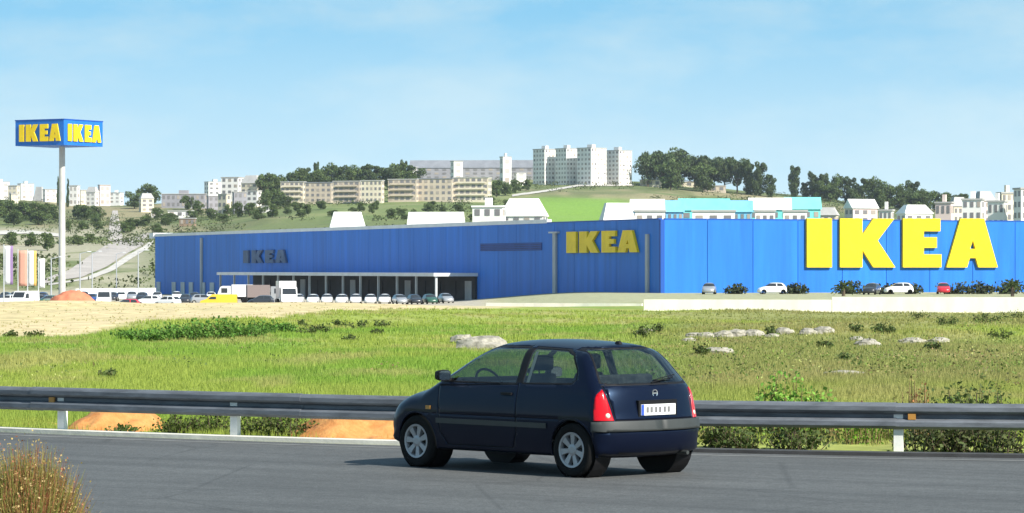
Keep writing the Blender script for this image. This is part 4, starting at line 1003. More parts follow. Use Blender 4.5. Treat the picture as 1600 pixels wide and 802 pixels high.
# white tower blocks on the ridge
TW = 'white tower blocks on the ridge'
house('tower_block', 'cream-faced tower block at the beige-terrace end of the ridge towers', 'building', 833, 872, 233, 289, M['white'], 42, .95, 8, 4, group=TW)
house('tower_block', 'second ridge tower block from the beige-terrace end', 'building', 868, 905, 232, 289, M['white'], 40, 1.0, 8, 4, group=TW)
house('tower_block', 'third ridge tower block from the beige-terrace end', 'building', 902, 948, 231, 290, M['white'], 44, .9, 8, 5, group=TW)
house('tower_block', 'white tower block at the pine-clump end of the ridge towers', 'building', 945, 988, 235, 290, M['white'], 46, 1.0, 8, 4, group=TW)
# beige terrace blocks
BT = 'beige terrace blocks below the ridge'
for k, (a, b, t, bb, m, lb) in enumerate(((438, 478, 284, 318, 'cream', 'cream four-storey block at the tree-shaded end of the terrace'), (476, 522, 285, 318, 'beige', 'second four-storey terrace block, beige, beside the cream end block'), (520, 566, 283, 318, 'beige', 'beige terrace block third from the tree-shaded end'),
                                     (564, 600, 282, 318, 'cream', 'cream terrace block with a bright gable before the gap'), (606, 655, 280, 316, 'beige', 'beige terrace block just past the gap'), (652, 712, 279, 316, 'beige', 'long beige terrace block in the far half of the row'), (708, 768, 277, 316, 'cream', 'cream block at the open grassy end of the terrace'))):
    house('terrace_block', lb, 'building', a, b, t, bb, M[m], -14, .38, 4, 5 + (k > 4), group=BT, balcony=(k % 2 == 0), roofm=M['slate'] if k in (1, 5) else None)
# long grey range with white stair towers behind
house('grey_block', 'long low grey building with slate roof on the ridge left of the towers', 'building', 640, 835, 250, 281, M['greyb'], -4, .14, 3, 16, 'gable', M['slate'], sidecols=1, inset=.6)
for a, b, t, bb, lb in ((704, 723, 252, 284, 'slim white stair tower before the long grey building'), (781, 799, 245, 290, 'taller white stair tower beside the tower blocks'), (640, 657, 261, 280, 'short white stair tower at the tree end of the grey building'), (802, 822, 270, 290, 'small white house at the foot of the taller stair tower')):
    house('stair_tower', lb, 'building', a, b, t, bb, M['white'], 25, .8, 3, 1, sidecols=1)
# white cluster left
CL = 'white houses above the far end of the store'
for a, b, t, bb, m, rt, fl, cc, rf, lb in ((318, 352, 284, 312, 'white', 25, 4, 3, 'flat', 'white stepped apartment house left in the hill cluster'), (345, 380, 277, 315, 'white', -20, 4, 3, 'flat', 'tall white apartment house atop the hill cluster'), (376, 411, 274, 318, 'cream', -25, 4, 3, 'hip', 'cream apartment house with hipped roof beside the dark trees'),
                                       (322, 342, 306, 336, 'greyb', 20, 3, 2, 'flat', 'grey house below the white apartment cluster'), (340, 360, 303, 338, 'cream', -30, 3, 2, 'flat', 'pale yellow narrow house in the middle of the cluster'), (362, 386, 300, 334, 'greyb', 15, 3, 3, 'flat', 'dark grey house between the yellow and white houses'), (385, 408, 298, 324, 'white', -25, 3, 2, 'flat', 'white house at the dark tree edge of the cluster')):
    house('apartment_house', lb, 'building', a, b, t, bb, M[m], rt, .7, fl, cc, rf, group=CL)
house('long_grey_building', 'long dark grey flat-roofed building above the far end of the store', 'building', 252, 322, 303, 326, M['greyb'], -6, .25, 2, 9, sidecols=1)
for a, b, t, bb, m, lb in ((236, 254, 330, 341, 'white', 'small white shed below the long grey building'), (262, 302, 329, 341, 'white', 'wide white shed below the long grey building'), (280, 306, 341, 354, 'brownb', 'low brown shed above the store coping'), (408, 428, 322, 332, 'white', 'small white shed below the terrace blocks'), (1000, 1034, 281, 292, 'cream', 'low cream wall-like house under the pine clump'), (1058, 1098, 284, 293, 'cream', 'low cream house in the shade of the pines'), (1098, 1135, 290, 301, 'beige', 'low beige house under the far pines')):
    house('shed', lb, 'shed', a, b, t, bb, M[m], -8, .4, 1, 3, sidecols=1)
# far left town
FT = 'white town houses on the far-left ridge'
for k, (a, b, t, bb, m) in enumerate(((-14, 14, 284, 312, 'white'), (12, 30, 290, 314, 'cream'), (26, 52, 287, 312, 'white'), (52, 70, 292, 313, 'pink'), (66, 88, 296, 316, 'white'), (108, 124, 290, 322, 'white'), (122, 138, 297, 320, 'cream'), (134, 154, 292, 322, 'white'), (152, 172, 289, 322, 'pink'), (170, 192, 301, 318, 'white'), (14, 28, 303, 318, 'cream'))):
    house('town_house', ('white', 'cream', 'pinkish')[('white', 'cream', 'pink').index(m)] + ' block of flats in the town beyond the pylon', 'building', a, b, t, bb, M[m], (22, -18, 30, -25)[k % 4], .7, 3, 2, 'hip' if k % 4 == 3 else 'flat', group=FT)
house('hillside_house', 'cream house under the dark round tree on the left hill', 'building', 216, 240, 302, 332, M['cream'], 20, .7, 3, 2, 'hip')
# white buildings right behind the roof line of the store
house('white_warehouse', 'white hip-roofed shed showing over the store coping', 'building', 508, 576, 331, 362, M['white'], 6, .5, 1, 3, 'hip', M['whiteroof'], d=760, inset=.45)
house('white_warehouse', 'long low white-roofed shed behind the store coping', 'building', 636, 726, 331, 362, M['greyb'], -10, .5, 1, 6, 'gable', M['whiteroof'], d=770, inset=.55)
house('white_house', 'lower white annex beside the big white stepped building', 'building', 738, 790, 322, 362, M['white'], -12, .5, 2, 3, 'flat', M['whiteroof'], d=760)
house('white_house', 'big white stepped building above the store roof', 'building', 782, 856, 310, 362, M['white'], -14, .5, 3, 4, 'hip', M['whiteroof'], d=790, inset=.72)
house('white_house', 'white house with sloping roof beside the turquoise sheds', 'building', 934, 996, 317, 362, M['white'], 12, .6, 2, 3, 'hip', M['whiteroof'], d=720, inset=.6)
TS_ = 'turquoise sheds behind the bright blue wall'
for k, (a, b, t, m, r2, lb) in enumerate(((986, 1038, 311, 'sky', 'whiteroof', 'pale blue shed at the white house end of the shed row'), (1034, 1068, 313, 'sky', 'sky', 'blue-roofed shed second in the shed row'), (1062, 1140, 310, 'teal', 'teal', 'long turquoise shed in the middle of the row'), (1136, 1176, 313, 'sky', 'sky', 'light blue shed between two turquoise sheds'), (1172, 1236, 309, 'teal', 'whiteroof', 'turquoise shed with a white roof'), (1228, 1282, 308, 'teal', 'teal', 'turquoise shed at the tree row end'))):
    house('turquoise_shed', lb, 'shed', a, b, t, 360, M[m], -6 + 4 * (k % 3), .45, 2, 4, 'gable', M[r2], group=TS_, d=760 + 6 * k, sidecols=1, inset=.82)
for a, b, lb in ((992, 1040, 'white low annex before the pale blue shed'), (1082, 1150, 'white low annex before the long turquoise shed'), (1180, 1212, 'white low annex before the white-roofed turquoise shed'), (1224, 1262, 'white low annex before the last turquoise shed')):
    house('shed_annex', lb, 'shed', a, b, 329, 360, M['white'], -5, .4, 1, 3, d=735, sidecols=1)
RH = 'houses over the big yellow letters'
for k, (a, b, t, m, rt, rf, fl, lb) in enumerate(((1276, 1312, 324, 'cream', -15, 'hip', 2, 'cream house above the big letter I'), (1322, 1372, 311, 'pink', 20, 'gable', 3, 'pinkish white gabled house above the big letter K'), (1374, 1398, 328, 'white', -20, 'flat', 2, 'small white house just past the pink gabled house'), (1404, 1458, 320, 'white', 18, 'hip', 2, 'white house above the big letter E'), (1462, 1492, 316, 'pink', -22, 'flat', 2, 'pink flat house between E and A'),
                                            (1484, 1512, 308, 'cream', 20, 'hip', 3, 'cream house above the big letter A'), (1504, 1540, 311, 'white', -18, 'flat', 3, 'white flat house just past the big letter A'), (1522, 1556, 299, 'pink', 25, 'hip', 4, 'tall pinkish house on the right slope'), (1544, 1576, 314, 'white', -25, 'flat', 2, 'low white house below the tall pinkish house'), (1560, 1590, 301, 'cream', 15, 'flat', 4, 'tall cream house next to the white end block'), (1588, 1640, 294, 'white', 12, 'flat', 4, 'tall white block at the end of the slope houses'))):
    house('slope_house', lb, 'building', a, b, t, 362, M[m], rt, .7, fl, 3, rf, M['whiteroof'] if k in (1, 3) else None, group=RH, inset=.86, d=(820, 800, 780, 790, 830, 850, 810, 900, 800, 860, 790)[k])

# hill road and tracks
def track(name, up, lo, mat, lift=0.25, n=40):
    mb = MB(); U = []
    for pts in (up, lo):
        t = np.linspace(0, len(pts) - 1, n); a = np.array(pts, float); xs = np.interp(t, range(len(pts)), a[:, 0]); ys = np.interp(t, range(len(pts)), a[:, 1]); row = []
        for px, py in zip(xs, ys): d = hit(px, py, 560); row.append((X(px, d), d))
        U.append(row)
    grid = []
    for k in range(n):
        (x0, y0), (x1, y1) = U[0][k], U[1][k]; grid.append([(x0 + (x1 - x0) * j / 6, y0 + (y1 - y0) * j / 6) for j in range(7)])
    P = [[(x, y, H1(x, y) + lift) for x, y in row] for row in grid]
    for k in range(n - 1):
        for j in range(6): mb.poly([P[k][j], P[k][j + 1], P[k + 1][j + 1], P[k + 1][j]])
    return tag(mb.build(name, mat), kind='structure')
track('hill_road', [(60, 440), (108, 423), (142, 399), (170, 381), (200, 374), (232, 364)], [(70, 444), (128, 434), (166, 418), (198, 397), (222, 384), (240, 370)], M['hroad'], 0.12)
track('road_verge', [(70, 445), (130, 436), (168, 420), (200, 399), (224, 386), (240, 373)], [(80, 447), (140, 438), (178, 423), (208, 403), (230, 390), (241, 378)], M['trackp'], 0.1)
track('hill_street', [(168, 378), (170, 360), (172, 345), (176, 330)], [(192, 378), (190, 360), (186, 345), (184, 330)], M['hroad'])
track('hill_track', [(-10, 362), (40, 360), (92, 366)], [(-10, 368), (40, 366), (92, 371)], M['trackp'])
track('ridge_path', [(800, 305), (850, 298), (905, 289), (990, 288)], [(800, 308), (850, 301), (905, 292), (990, 291)], M['trackp'])

# ------------------------------------------------------------------ vegetation
def leaf_mesh(name, pts, size, cols, flat=0.0):
    """pts (n,3), size (n,), cols (n,3): two-triangle leaf clumps turned every way"""
    n = len(pts); a = rng.normal(size=(n, 3)); a /= np.linalg.norm(a, axis=1)[:, None]; b = np.cross(a, rng.normal(size=(n, 3))); b /= np.linalg.norm(b, axis=1)[:, None]
    a = a * size[:, None]; b = b * (size * rng.uniform(.5, .9, n))[:, None]
    v = np.stack([pts - a, pts + b * .9 - a * .1, pts + a, pts - b], 1).reshape(-1, 3)
    f = np.arange(4 * n).reshape(n, 4)
    me = bpy.data.meshes.new(name); me.from_pydata(v.tolist(), [], f.tolist())
    c = np.repeat(np.concatenate([cols, np.ones((n, 1))], 1), 4, axis=0)
    me.color_attributes.new('Col', 'FLOAT_COLOR', 'POINT').data.foreach_set('color', c.ravel().astype(np.float32)); me.materials.append(M['leaf']); return me

def tree_meshes(kind, seed):
    """unit tree: height 1, crown about 1 wide"""
    r = random.Random(seed); tr = MB(); cl = []
    if kind == 'pine':      # broad crown high on limbs
        th = .25; cl = [(r.gauss(0, .20), r.gauss(0, .20), r.uniform(.22, .86), r.uniform(.14, .23)) for _ in range(22)]
    elif kind == 'round':
        th = .18; cl = [(r.gauss(0, .19), r.gauss(0, .19), r.uniform(.14, .84), r.uniform(.14, .22)) for _ in range(22)]
    elif kind == 'tall':
        th = .12; cl = [(r.gauss(0, .15), r.gauss(0, .15), z, r.uniform(.13, .20) * (1.2 - z * .45)) for z in np.linspace(.10, .90, 24)]
    else:                   # cypress
        th = .06; cl = [(r.gauss(0, .05), r.gauss(0, .05), z, .17 * (1 - z) ** .55 + .03) for z in np.linspace(.08, .96, 18)]
    tr.tube((0, 0, -.06), (0.01, 0, th + .15), .035, .022, 8)
    for x, y, z, q in cl[::2]: tr.tube((0.005, 0, min(th, z * .8)), (x * .9, y * .9, z), .014, .004, 5)
    P, S, C = [], [], []
    for x, y, z, q in cl:
        m = 130; u = rng.normal(size=(m, 3)); u /= np.linalg.norm(u, axis=1)[:, None]; rad = q * rng.uniform(.35, 1.0, m) ** .5
        p = np.array([x, y, z]) + u * rad[:, None] * np.array([1.1, 1.1, .75]); P.append(p); S.append(rng.uniform(.024, .05, m))
        base = np.array([0.070, 0.100, 0.038]) * r.uniform(.75, 1.4) if kind != 'round' else np.array([.092, .130, .042]) * r.uniform(.75, 1.35)
        C.append(base[None] * rng.uniform(.7, 1.35, (m, 1)) * rng.uniform(.92, 1.08, (m, 3)))
    P = np.concatenate(P); P[:, 2] = np.minimum(P[:, 2], 1.0)
    tm = tr.mesh('trunk'); tm.materials.append(M['bark'])
    return tm, leaf_mesh('crown', P, np.concatenate(S), np.concatenate(C))
TREES = {k: [tree_meshes(k, s * 13 + i) for i in range(n)] for s, (k, n) in enumerate((('pine', 4), ('round', 4), ('tall', 4), ('cypress', 2)))}
def tree(px, yb, wp, hp, kind, label, group, d=None, name=None):
    d = d or hit(px, yb, 640); x = X(px, d); z = H1(x, d); s = hp / F * d; w = wp / F * d
    tm, cm = TREES[kind][random.randrange(len(TREES[kind]))]
    nm = name or {'pine': 'pine_tree', 'round': 'broadleaf_tree', 'tall': 'evergreen_tree', 'cypress': 'cypress_tree'}[kind]
    r = empty(nm, (x, d, z), random.uniform(0, 6.28)); tag(r, label, 'tree', group)
    for n_, m_ in (('trunk', tm), ('crown', cm)):
        o = bpy.data.objects.new(n_, m_); col.objects.link(o); o.parent = r; o.scale = (w, w, s)
    return r
G1 = 'pine clump beside the white tower blocks'
for px, yb, w, h in ((1012, 292, 40, 56), (1036, 294, 48, 60), (1060, 294, 54, 66), (1086, 296, 48, 56), (1110, 298, 46, 56), (1132, 300, 42, 56), (1152, 302, 40, 58), (1048, 297, 44, 50), (1098, 300, 40, 48), (1022, 290, 34, 48)):
    tree(px, yb, w, h, random.choice(['pine', 'round']), 'big dark tree in the dense clump beside the white tower blocks', G1)
G2 = 'trees stepping down from the pine clump'
for px, yb, w, h in ((1172, 304, 32, 52), (1186, 306, 30, 54), (1202, 308, 26, 36)): tree(px, yb, w, h, 'tall', 'pointed dark tree stepping down at the edge of the clump', G2)
tree(1241, 308, 27, 50, 'tall', 'lone upright dark evergreen in the gap of the tree line', None)
G3 = 'dark tree row above the turquoise sheds and letters'
for px, yb, w, h in ((1272, 312, 26, 44), (1288, 314, 26, 44), (1308, 316, 30, 46), (1326, 318, 26, 42), (1348, 322, 34, 44), (1366, 324, 34, 50), (1386, 326, 34, 44), (1406, 328, 34, 42), (1424, 328, 32, 46), (1444, 330, 32, 36), (1462, 330, 32, 34), (1480, 332, 32, 34), (1500, 332, 30, 30), (1280, 314, 24, 34), (1298, 316, 26, 32), (1338, 321, 28, 32), (1376, 326, 30, 36), (1415, 329, 30, 34), (1434, 330, 30, 34), (1258, 310, 20, 26)):
    tree(px, yb, w, h, random.choice(['tall', 'round', 'tall']), 'dark tree in the long row above the big yellow letters', G3)
G4 = 'dark trees above the terrace blocks'
for k, px in enumerate(range(414, 650, 13)):
    tree(px, 290, 34, (46, 42, 38, 40)[k % 4] - (px > 560) * 4, random.choice(['round', 'tall']), 'dark tree in the band above the beige terrace blocks', G4, d=1740 + 12 * (k % 3))
tree(495, 285, 15, 50, 'tall', 'slim tree standing proud of the band above the terraces', None, d=1780)
tree(630, 284, 16, 46, 'tall', 'slim tree beside the short white stair tower', None, d=1780)
tree(234, 322, 36, 38, 'round', 'dark round tree beside the cream house on the left hill', None)
tree(210, 326, 28, 28, 'round', 'olive tree next to the dark round tree on the left hill', None)
tree(91, 322, 11, 46, 'cypress', 'dark cypress just left of the pylon pole', None)
tree(106, 324, 11, 44, 'cypress', 'dark cypress just right of the pylon pole', None)
G5 = 'green trees below the far-left town'
for px, yb, w, h in ((-6, 345, 34, 36), (14, 344, 34, 34), (34, 346, 34, 32), (52, 346, 34, 32), (70, 346, 32, 30), (84, 344, 24, 26), (22, 352, 32, 26), (60, 352, 32, 24)):
    tree(px, yb, w, h, 'round', 'green leafy tree in the belt below the far-left town', G5)
tree(62, 312, 12, 18, 'tall', 'small dark tree among the far-left town houses', None)
G6 = 'dark trees below the town beyond the pylon'
for px, yb, w, h in ((120, 342, 22, 24), (134, 344, 24, 26), (148, 342, 22, 22), (127, 318, 12, 16)): tree(px, yb, w, h, 'round', 'dark bushy tree below the town beyond the pylon', G6)
G7 = 'trees round the hill cluster'
for px, yb, w, h in ((310, 338, 20, 26), (372, 340, 18, 26), (356, 338, 16, 20), (418, 326, 26, 30), (434, 322, 26, 28), (430, 310, 24, 28), (246, 344, 20, 20), (268, 348, 20, 16), (292, 328, 22, 24), (330, 344, 20, 20), (348, 348, 22, 16), (390, 338, 20, 22), (404, 344, 22, 20), (426, 340, 24, 22), (300, 346, 22, 18), (446, 326, 24, 22), (462, 330, 22, 16)): tree(px, yb, w, h, 'round', 'green tree at the foot of the white hill houses', G7)
G8 = 'trees at the open end of the terrace'
for px, yb, w, h in ((776, 308, 20, 28), (790, 306, 22, 24), (806, 302, 20, 22), (822, 298, 18, 18)): tree(px, yb, w, h, 'round', 'green tree at the grassy end of the terrace blocks', G8)
G9 = 'small trees in front of the slope houses'
for px, yb, w, h in ((1314, 346, 14, 30), (1388, 346, 18, 22), (1500, 346, 14, 40), (1582, 346, 16, 46), (1536, 340, 14, 42), (1460, 346, 12, 18)): tree(px, yb, w, h, 'tall', 'small dark tree between the slope houses', G9, d=740)
G10 = 'trees on the bank behind the banners'
for px, yb, w, h in ((20, 384, 26, 24), (48, 386, 26, 24), (74, 392, 24, 30), (122, 384, 22, 18), (140, 380, 22, 16), (196, 364, 18, 18), (206, 360, 14, 14)): tree(px, yb, w, h, 'round', 'low olive tree on the bank behind the banner poles', G10)
G11 = 'loose trees on the slope below the terrace blocks'
for k in range(26):
    px = 440 + 14 * k + random.uniform(-6, 6); tree(px, random.uniform(322, 346), random.uniform(12, 22), random.uniform(10, 18), 'round', 'low bushy tree on the grass slope below the terrace blocks', G11)
G12 = 'loose trees on the bank beside the hill street'
for k in range(16):
    tree(random.choice([random.uniform(104, 160), random.uniform(196, 262)]), random.uniform(340, 372), random.uniform(14, 24), random.uniform(12, 20), 'round', 'bushy tree on the bank beside the hill street', G12)
# palms under the big letters
def palm(px, d, h, label):
    x = X(px, d); r = empty('palm_tree', (x, d, H1(x, d))); mb = MB(); mb.tube((0, 0, -.2), (0, 0, h), .22, .16, 8); mb.build('trunk', M['bark'], r)
    P, S, C = [], [], []
    for k in range(22):
        a = k * 2.4; e = random.uniform(-.3, 1.1)
        for t in np.linspace(.1, 1, 12): P.append((math.cos(a) * t * 1.5 * math.cos(e), math.sin(a) * t * 1.5 * math.cos(e), h + 1.4 * t * math.sin(e) - .5 * t * t)); S.append(.16); C.append((.07, .10, .03))
    o = link('crown', leaf_mesh('crown', np.array(P), np.array(S), np.array(C)), None, r); tag(r, label, 'palm', 'low palms at the bright blue wall')
palm(1318, 366, 1.0, 'low dark palm under the gap between letters I and K'); palm(1582, 362, 1.2, 'low dark palm past the big letter A')
STALK = pmat('stalk', (.20, .15, .06), .9)
def shrub(name, x, y, rx, ry, h, n, ls, colr, label, cat, group, stems=9, upright=0.0, var=.35):
    z0 = H1(x, y); r = empty(name, (x, y, z0)); tag(r, label, cat, group)
    mb = MB(); tips = []
    for k in range(stems):
        a = random.uniform(0, 6.28); q = math.sqrt(random.random()); t = (math.cos(a) * rx * q, math.sin(a) * ry * q, h * random.uniform(.55, 1.0) * (1 - .45 * q * q)); tips.append(t)
        b = (t[0] * (.3 + .6 * upright), t[1] * (.3 + .6 * upright), -.03); mb.tube(b, t, .012 * (h + .3), .004, 5)
    mb.build('stem', M['bark'] if upright < .5 else STALK, r)['kind'] = 'stuff'
    tips = np.array(tips); k = rng.integers(0, stems, n); u = rng.uniform(.15, 1.05, n)
    b = tips[k] * np.array([.3 + .6 * upright, .3 + .6 * upright, 0]); p = b + (tips[k] - b) * u[:, None] + rng.normal(size=(n, 3)) * np.array([rx, ry, h]) * (.16 - .06 * upright)
    p[:, 2] = np.clip(p[:, 2], .0, h * 1.05)
    c = np.array(colr)[None] * rng.uniform(1 - var, 1 + var, (n, 1)) * rng.uniform(.9, 1.1, (n, 3))
    link('foliage', leaf_mesh('foliage', p, rng.uniform(.6, 1.25, n) * ls, c), None, r); return r
BS = 'bright bushes along the edge of the sand'
for px, py, w, h in ((200, 530, 60, 14), (236, 534, 60, 20), (275, 532, 70, 28), (312, 531, 76, 30), (350, 530, 76, 33), (385, 527, 66, 26), (418, 522, 60, 20), (445, 520, 40, 14)):
    d = hit(px, py, 70, 240); shrub('field_bush', X(px, d), d, w / F * d * .55, .8, h / F * d, 700, .055, (.10, .20, .035), 'bright green bush in the long clump at the edge of the sand', 'bush', BS, 14)
MS = 'small dark tussocks scattered over the field'
for px, py, w, h in ((478, 524, 30, 12), (500, 520, 34, 14), (530, 512, 30, 10), (560, 514, 34, 12), (596, 512, 30, 10), (590, 524, 26, 8), (470, 512, 26, 10), (548, 534, 26, 8), (168, 592, 26, 12), (20, 527, 30, 7), (50, 528, 44, 9), (1000, 528, 34, 16), (1024, 522, 34, 14), (1096, 556, 30, 14), (1206, 524, 28, 12), (1336, 520, 30, 12), (1390, 522, 30, 12), (1462, 548, 34, 12), (1330, 566, 40, 12), (1380, 520, 40, 12), (1480, 508, 46, 12), (1540, 505, 50, 16), (1580, 500, 50, 16), (1290, 545, 30, 10), (1440, 500, 40, 12), (1560, 530, 44, 12)):
    d = hit(px, py, 60, 240); shrub('tussock', X(px, d), d, w / F * d * .5, .4, h / F * d + .05, 240, .05, (.085, .115, .035), 'small dark green tussock in the open field', 'tussock', MS, 8)
for px, w, h in ((1150, 40, 8), (1240, 46, 10), (1330, 60, 13), (1385, 44, 9), (1425, 36, 10), (1495, 56, 11), (1530, 50, 13), (1575, 60, 15), (1620, 60, 14)):
    shrub('wall_foot_shrub', X(px, 398), 398, w / F * 398 / 2, 1.2, h / F * 398 + .5, 420, .22, (.06, .075, .04), 'dark low shrub at the foot of the bright blue wall', 'shrub', 'shrubs at the foot of the bright blue wall', 12)
def rail_shrub(px, back, w, h, colr, label, group, n=900, ls=.028, name='roadside_shrub', up=.3):
    p, a = rail_spot(px, back); shrub(name, p.x, p.y, w / 2, .35, h, n, ls, colr, label, 'shrub', group, 16, up)
WD = 'weeds between the soil banks under the rail'
for px in (275, 305, 335, 398, 428, 452): rail_shrub(px, random.uniform(.5, 1.0), .75, random.uniform(.26, .40), (.085, .115, .03), 'low leafy weed clump under the rail between two soil banks', WD, 420, .026)
rail_shrub(190, .5, .5, .14, (.10, .14, .035), 'tiny weed at the foot of the left soil bank', None, 160)
DS = 'dark shrubs under the rail past the car'
for px, h in ((1108, .36), (1136, .42), (1160, .30), (1236, .36), (1258, .30)): rail_shrub(px, .7, .7, h, (.08, .11, .035), 'dark leafy shrub under the rail just past the car', DS, 330, .03)
DS2 = 'dark shrubs beside the right post'
for px, h in ((1436, .40), (1470, .46), (1505, .48), (1540, .46), (1572, .40)): rail_shrub(px, .6, .75, h, (.085, .105, .04), 'dark shrub under the rail beside the lone right post', DS2, 380, .03)
for px, h in ((1462, .66), (1492, .76), (1524, .80), (1552, .70)): rail_shrub(px, 3.4, .75, h, (.10, .135, .04), 'tall dark shrub rising above the rail past the right post', 'tall dark shrubs behind the rail', 520, .03)
for px, h in ((1196, .78), (1216, .9), (1238, .92), (1262, .82), (1280, .7)): rail_shrub(px, 3.6, .55, h, (.20, .36, .06), 'bright green leafy weed rising above the rail past the car', 'bright weeds behind the rail', 420, .032, 'tall_weed', .7)
for px, h, c in ((1425, .9, (.26, .22, .08)), (1440, .85, (.30, .14, .06)), (1300, .55, (.2, .2, .06)), (1345, .5, (.24, .17, .08)), (985 + 410, .6, (.2, .22, .06))): rail_shrub(px, 3.0, .35, h, c, 'dry straw-coloured weed above the rail near the right post', 'dry weeds behind the rail', 260, .022, 'dry_weed', .85)
for px in (420, 445, 1120, 1330, 1360): rail_shrub(px, 2.2, .5, .5, (.14, .26, .03), 'small bright weed peeping over the rail', 'weeds peeping over the rail', 240, .024, 'small_weed', .6)

# rocks
def rock(px, py, w, h, seed, label, group, depth=None):
    d = hit(px, py, 50, 240); s = 1 / F * d; bm = bmesh.new(); bmesh.ops.create_icosphere(bm, subdivisions=3, radius=1)
    q = random.Random(seed); off = q.uniform(0, 50)
    for v in bm.verts:
        n = v.co.normalized(); k = .72 + .55 * float(fnoise(np.array([n.x * 1.7 + off]), np.array([n.y * 1.7 + n.z * 2.1]), seed, 3)[0])
        # break into facets
        n = Vector((round(n.x * 3.2) / 3.2, round(n.y * 3.2) / 3.2, round(n.z * 3.2) / 3.2)).lerp(n, .55)
        v.co = Vector((n.x * k * w * s * .56, n.y * k * (depth or w * .7) * s / 2, n.z * k * h * s * .68))
    me = bpy.data.meshes.new('limestone_rock'); bm.to_mesh(me); bm.free()
    o = link('limestone_rock', me, M['rock'], None, (X(px, d), d, H1(X(px, d), d) + h * s * .10)); tag(o, label, 'rock', group); return o
rock(752, 546, 74, 26, 3, 'big pale limestone boulder showing above the car windscreen', None)
rock(722, 536, 34, 16, 9, 'smaller grey rock beside the big pale boulder', None)
RR = 'pale rocks strung out across the right field'
for k, (px, py, w, h) in enumerate(((1084, 527, 24, 9), (1104, 528, 26, 12), (1130, 528, 30, 14), (1152, 526, 34, 14), (1178, 525, 34, 13), (1224, 523, 30, 14), (1262, 524, 26, 12), (1288, 522, 32, 15), (1356, 541, 40, 14), (1424, 538, 40, 13), (1466, 536, 32, 11), (1076, 534, 22, 8), (1008, 522, 26, 10), (1206, 528, 20, 8), (1340, 534, 22, 9))):
    rock(px, py, w, h, 20 + k, 'pale limestone rock in the string across the right field', RR)
rock(1122, 553, 44, 14, 61, 'flat pale rock lying below the string of rocks', None)
rock(1318, 586, 60, 8, 71, 'flat brownish stone slab in the grass above the rail', None)

# ------------------------------------------------------------------ grass and scrub
def blade_field(name, x, y, h, w, cols, blades, mat, label, cat, sink=0.02, lean=.55):
    n = len(x); z = height(x, y); V, C = [], []
    for b in range(blades):
        a = rng.uniform(0, 2 * np.pi, n); l = rng.uniform(0, lean, n) * h; ox = rng.normal(0, .5, n) * h * .6; oy = rng.normal(0, .5, n) * h * .6
        a2 = rng.uniform(0, np.pi, n); hx, hy = np.cos(a2) * w / 2, np.sin(a2) * w / 2; hh = h * rng.uniform(.5, 1.1, n)
        p0 = np.stack([x + ox - hx, y + oy - hy, z - sink], 1); p1 = np.stack([x + ox + hx, y + oy + hy, z - sink], 1); p2 = np.stack([x + ox + np.cos(a) * l, y + oy + np.sin(a) * l, z + hh], 1)
        V.append(np.stack([p0, p1, p2], 1)); c = cols * rng.uniform(.8, 1.22, (n, 1)); C.append(np.repeat(c[:, None, :], 3, 1))
    v = np.concatenate(V).reshape(-1, 3); c = np.concatenate(C).reshape(-1, 3); m = len(v)
    me = bpy.data.meshes.new(name); me.vertices.add(m); me.vertices.foreach_set('co', v.ravel().astype(np.float32))
    me.loops.add(m); me.loops.foreach_set('vertex_index', np.arange(m, dtype=np.int32)); me.polygons.add(m // 3); me.polygons.foreach_set('loop_start', np.arange(0, m, 3, dtype=np.int32)); me.update(calc_edges=True)
    me.color_attributes.new('Col', 'FLOAT_COLOR', 'POINT').data.foreach_set('color', np.concatenate([c, np.ones((m, 1))], 1).ravel().astype(np.float32))
    o = link(name, me, mat); tag(o, label, cat, kind='stuff'); return o
N = 150000
ysc = rng.uniform(474, 690, N); d_ = 11000 / (ysc - 420); px_ = rng.uniform(-160, 1760, N); x_ = (px_ - 800) / F * d_ + rng.normal(0, .3, N); y_ = d_ + rng.normal(0, .5, N)
ry = np.array([0.0] * N); xs_g = np.linspace(-45, 45, 900); ry = np.interp(x_, xs_g, [rail_y(v) for v in xs_g])
sl = np.interp(x_, xs_g, np.gradient([rail_y(v) for v in xs_g], xs_g)); back = (y_ - ry) / np.sqrt(1 + sl ** 2)
sd_ = sandy(x_, y_)
keep = ((back > 0.35) | ((x_ > 2.5) & (back > -(0.075 * np.clip(x_ - 1.2, 0, 7)) + .05))) & (rng.uniform(size=N) > sd_ * .93) & (y_ < 235) & ~((back < 2.2) & (((px_ > 110) & (px_ < 275)) | ((px_ > 455) & (px_ < 790))) & (rng.uniform(size=N) < .93))
x_, y_, sd_, back = x_[keep], y_[keep], sd_[keep], back[keep]
c_ = field_colour(x_, y_); c_ = mixc(c_, (.42, .36, .17), np.maximum(sd_, 0) * .85)
h_ = (.07 + .13 * fnoise(x_ / 3, y_ / 5, 77, 3) ** 1.3) * rng.uniform(.7, 1.3, len(x_)) * np.where(sd_ > .5, .6, 1); h_ = np.where(back < 1.5, h_ * .75, h_)
blade_field('field_grass', x_, y_, h_, np.maximum(.012, y_ * .00028), c_, 5, M['grass'], 'green and yellowish grass covering the field behind the barrier', 'grass')
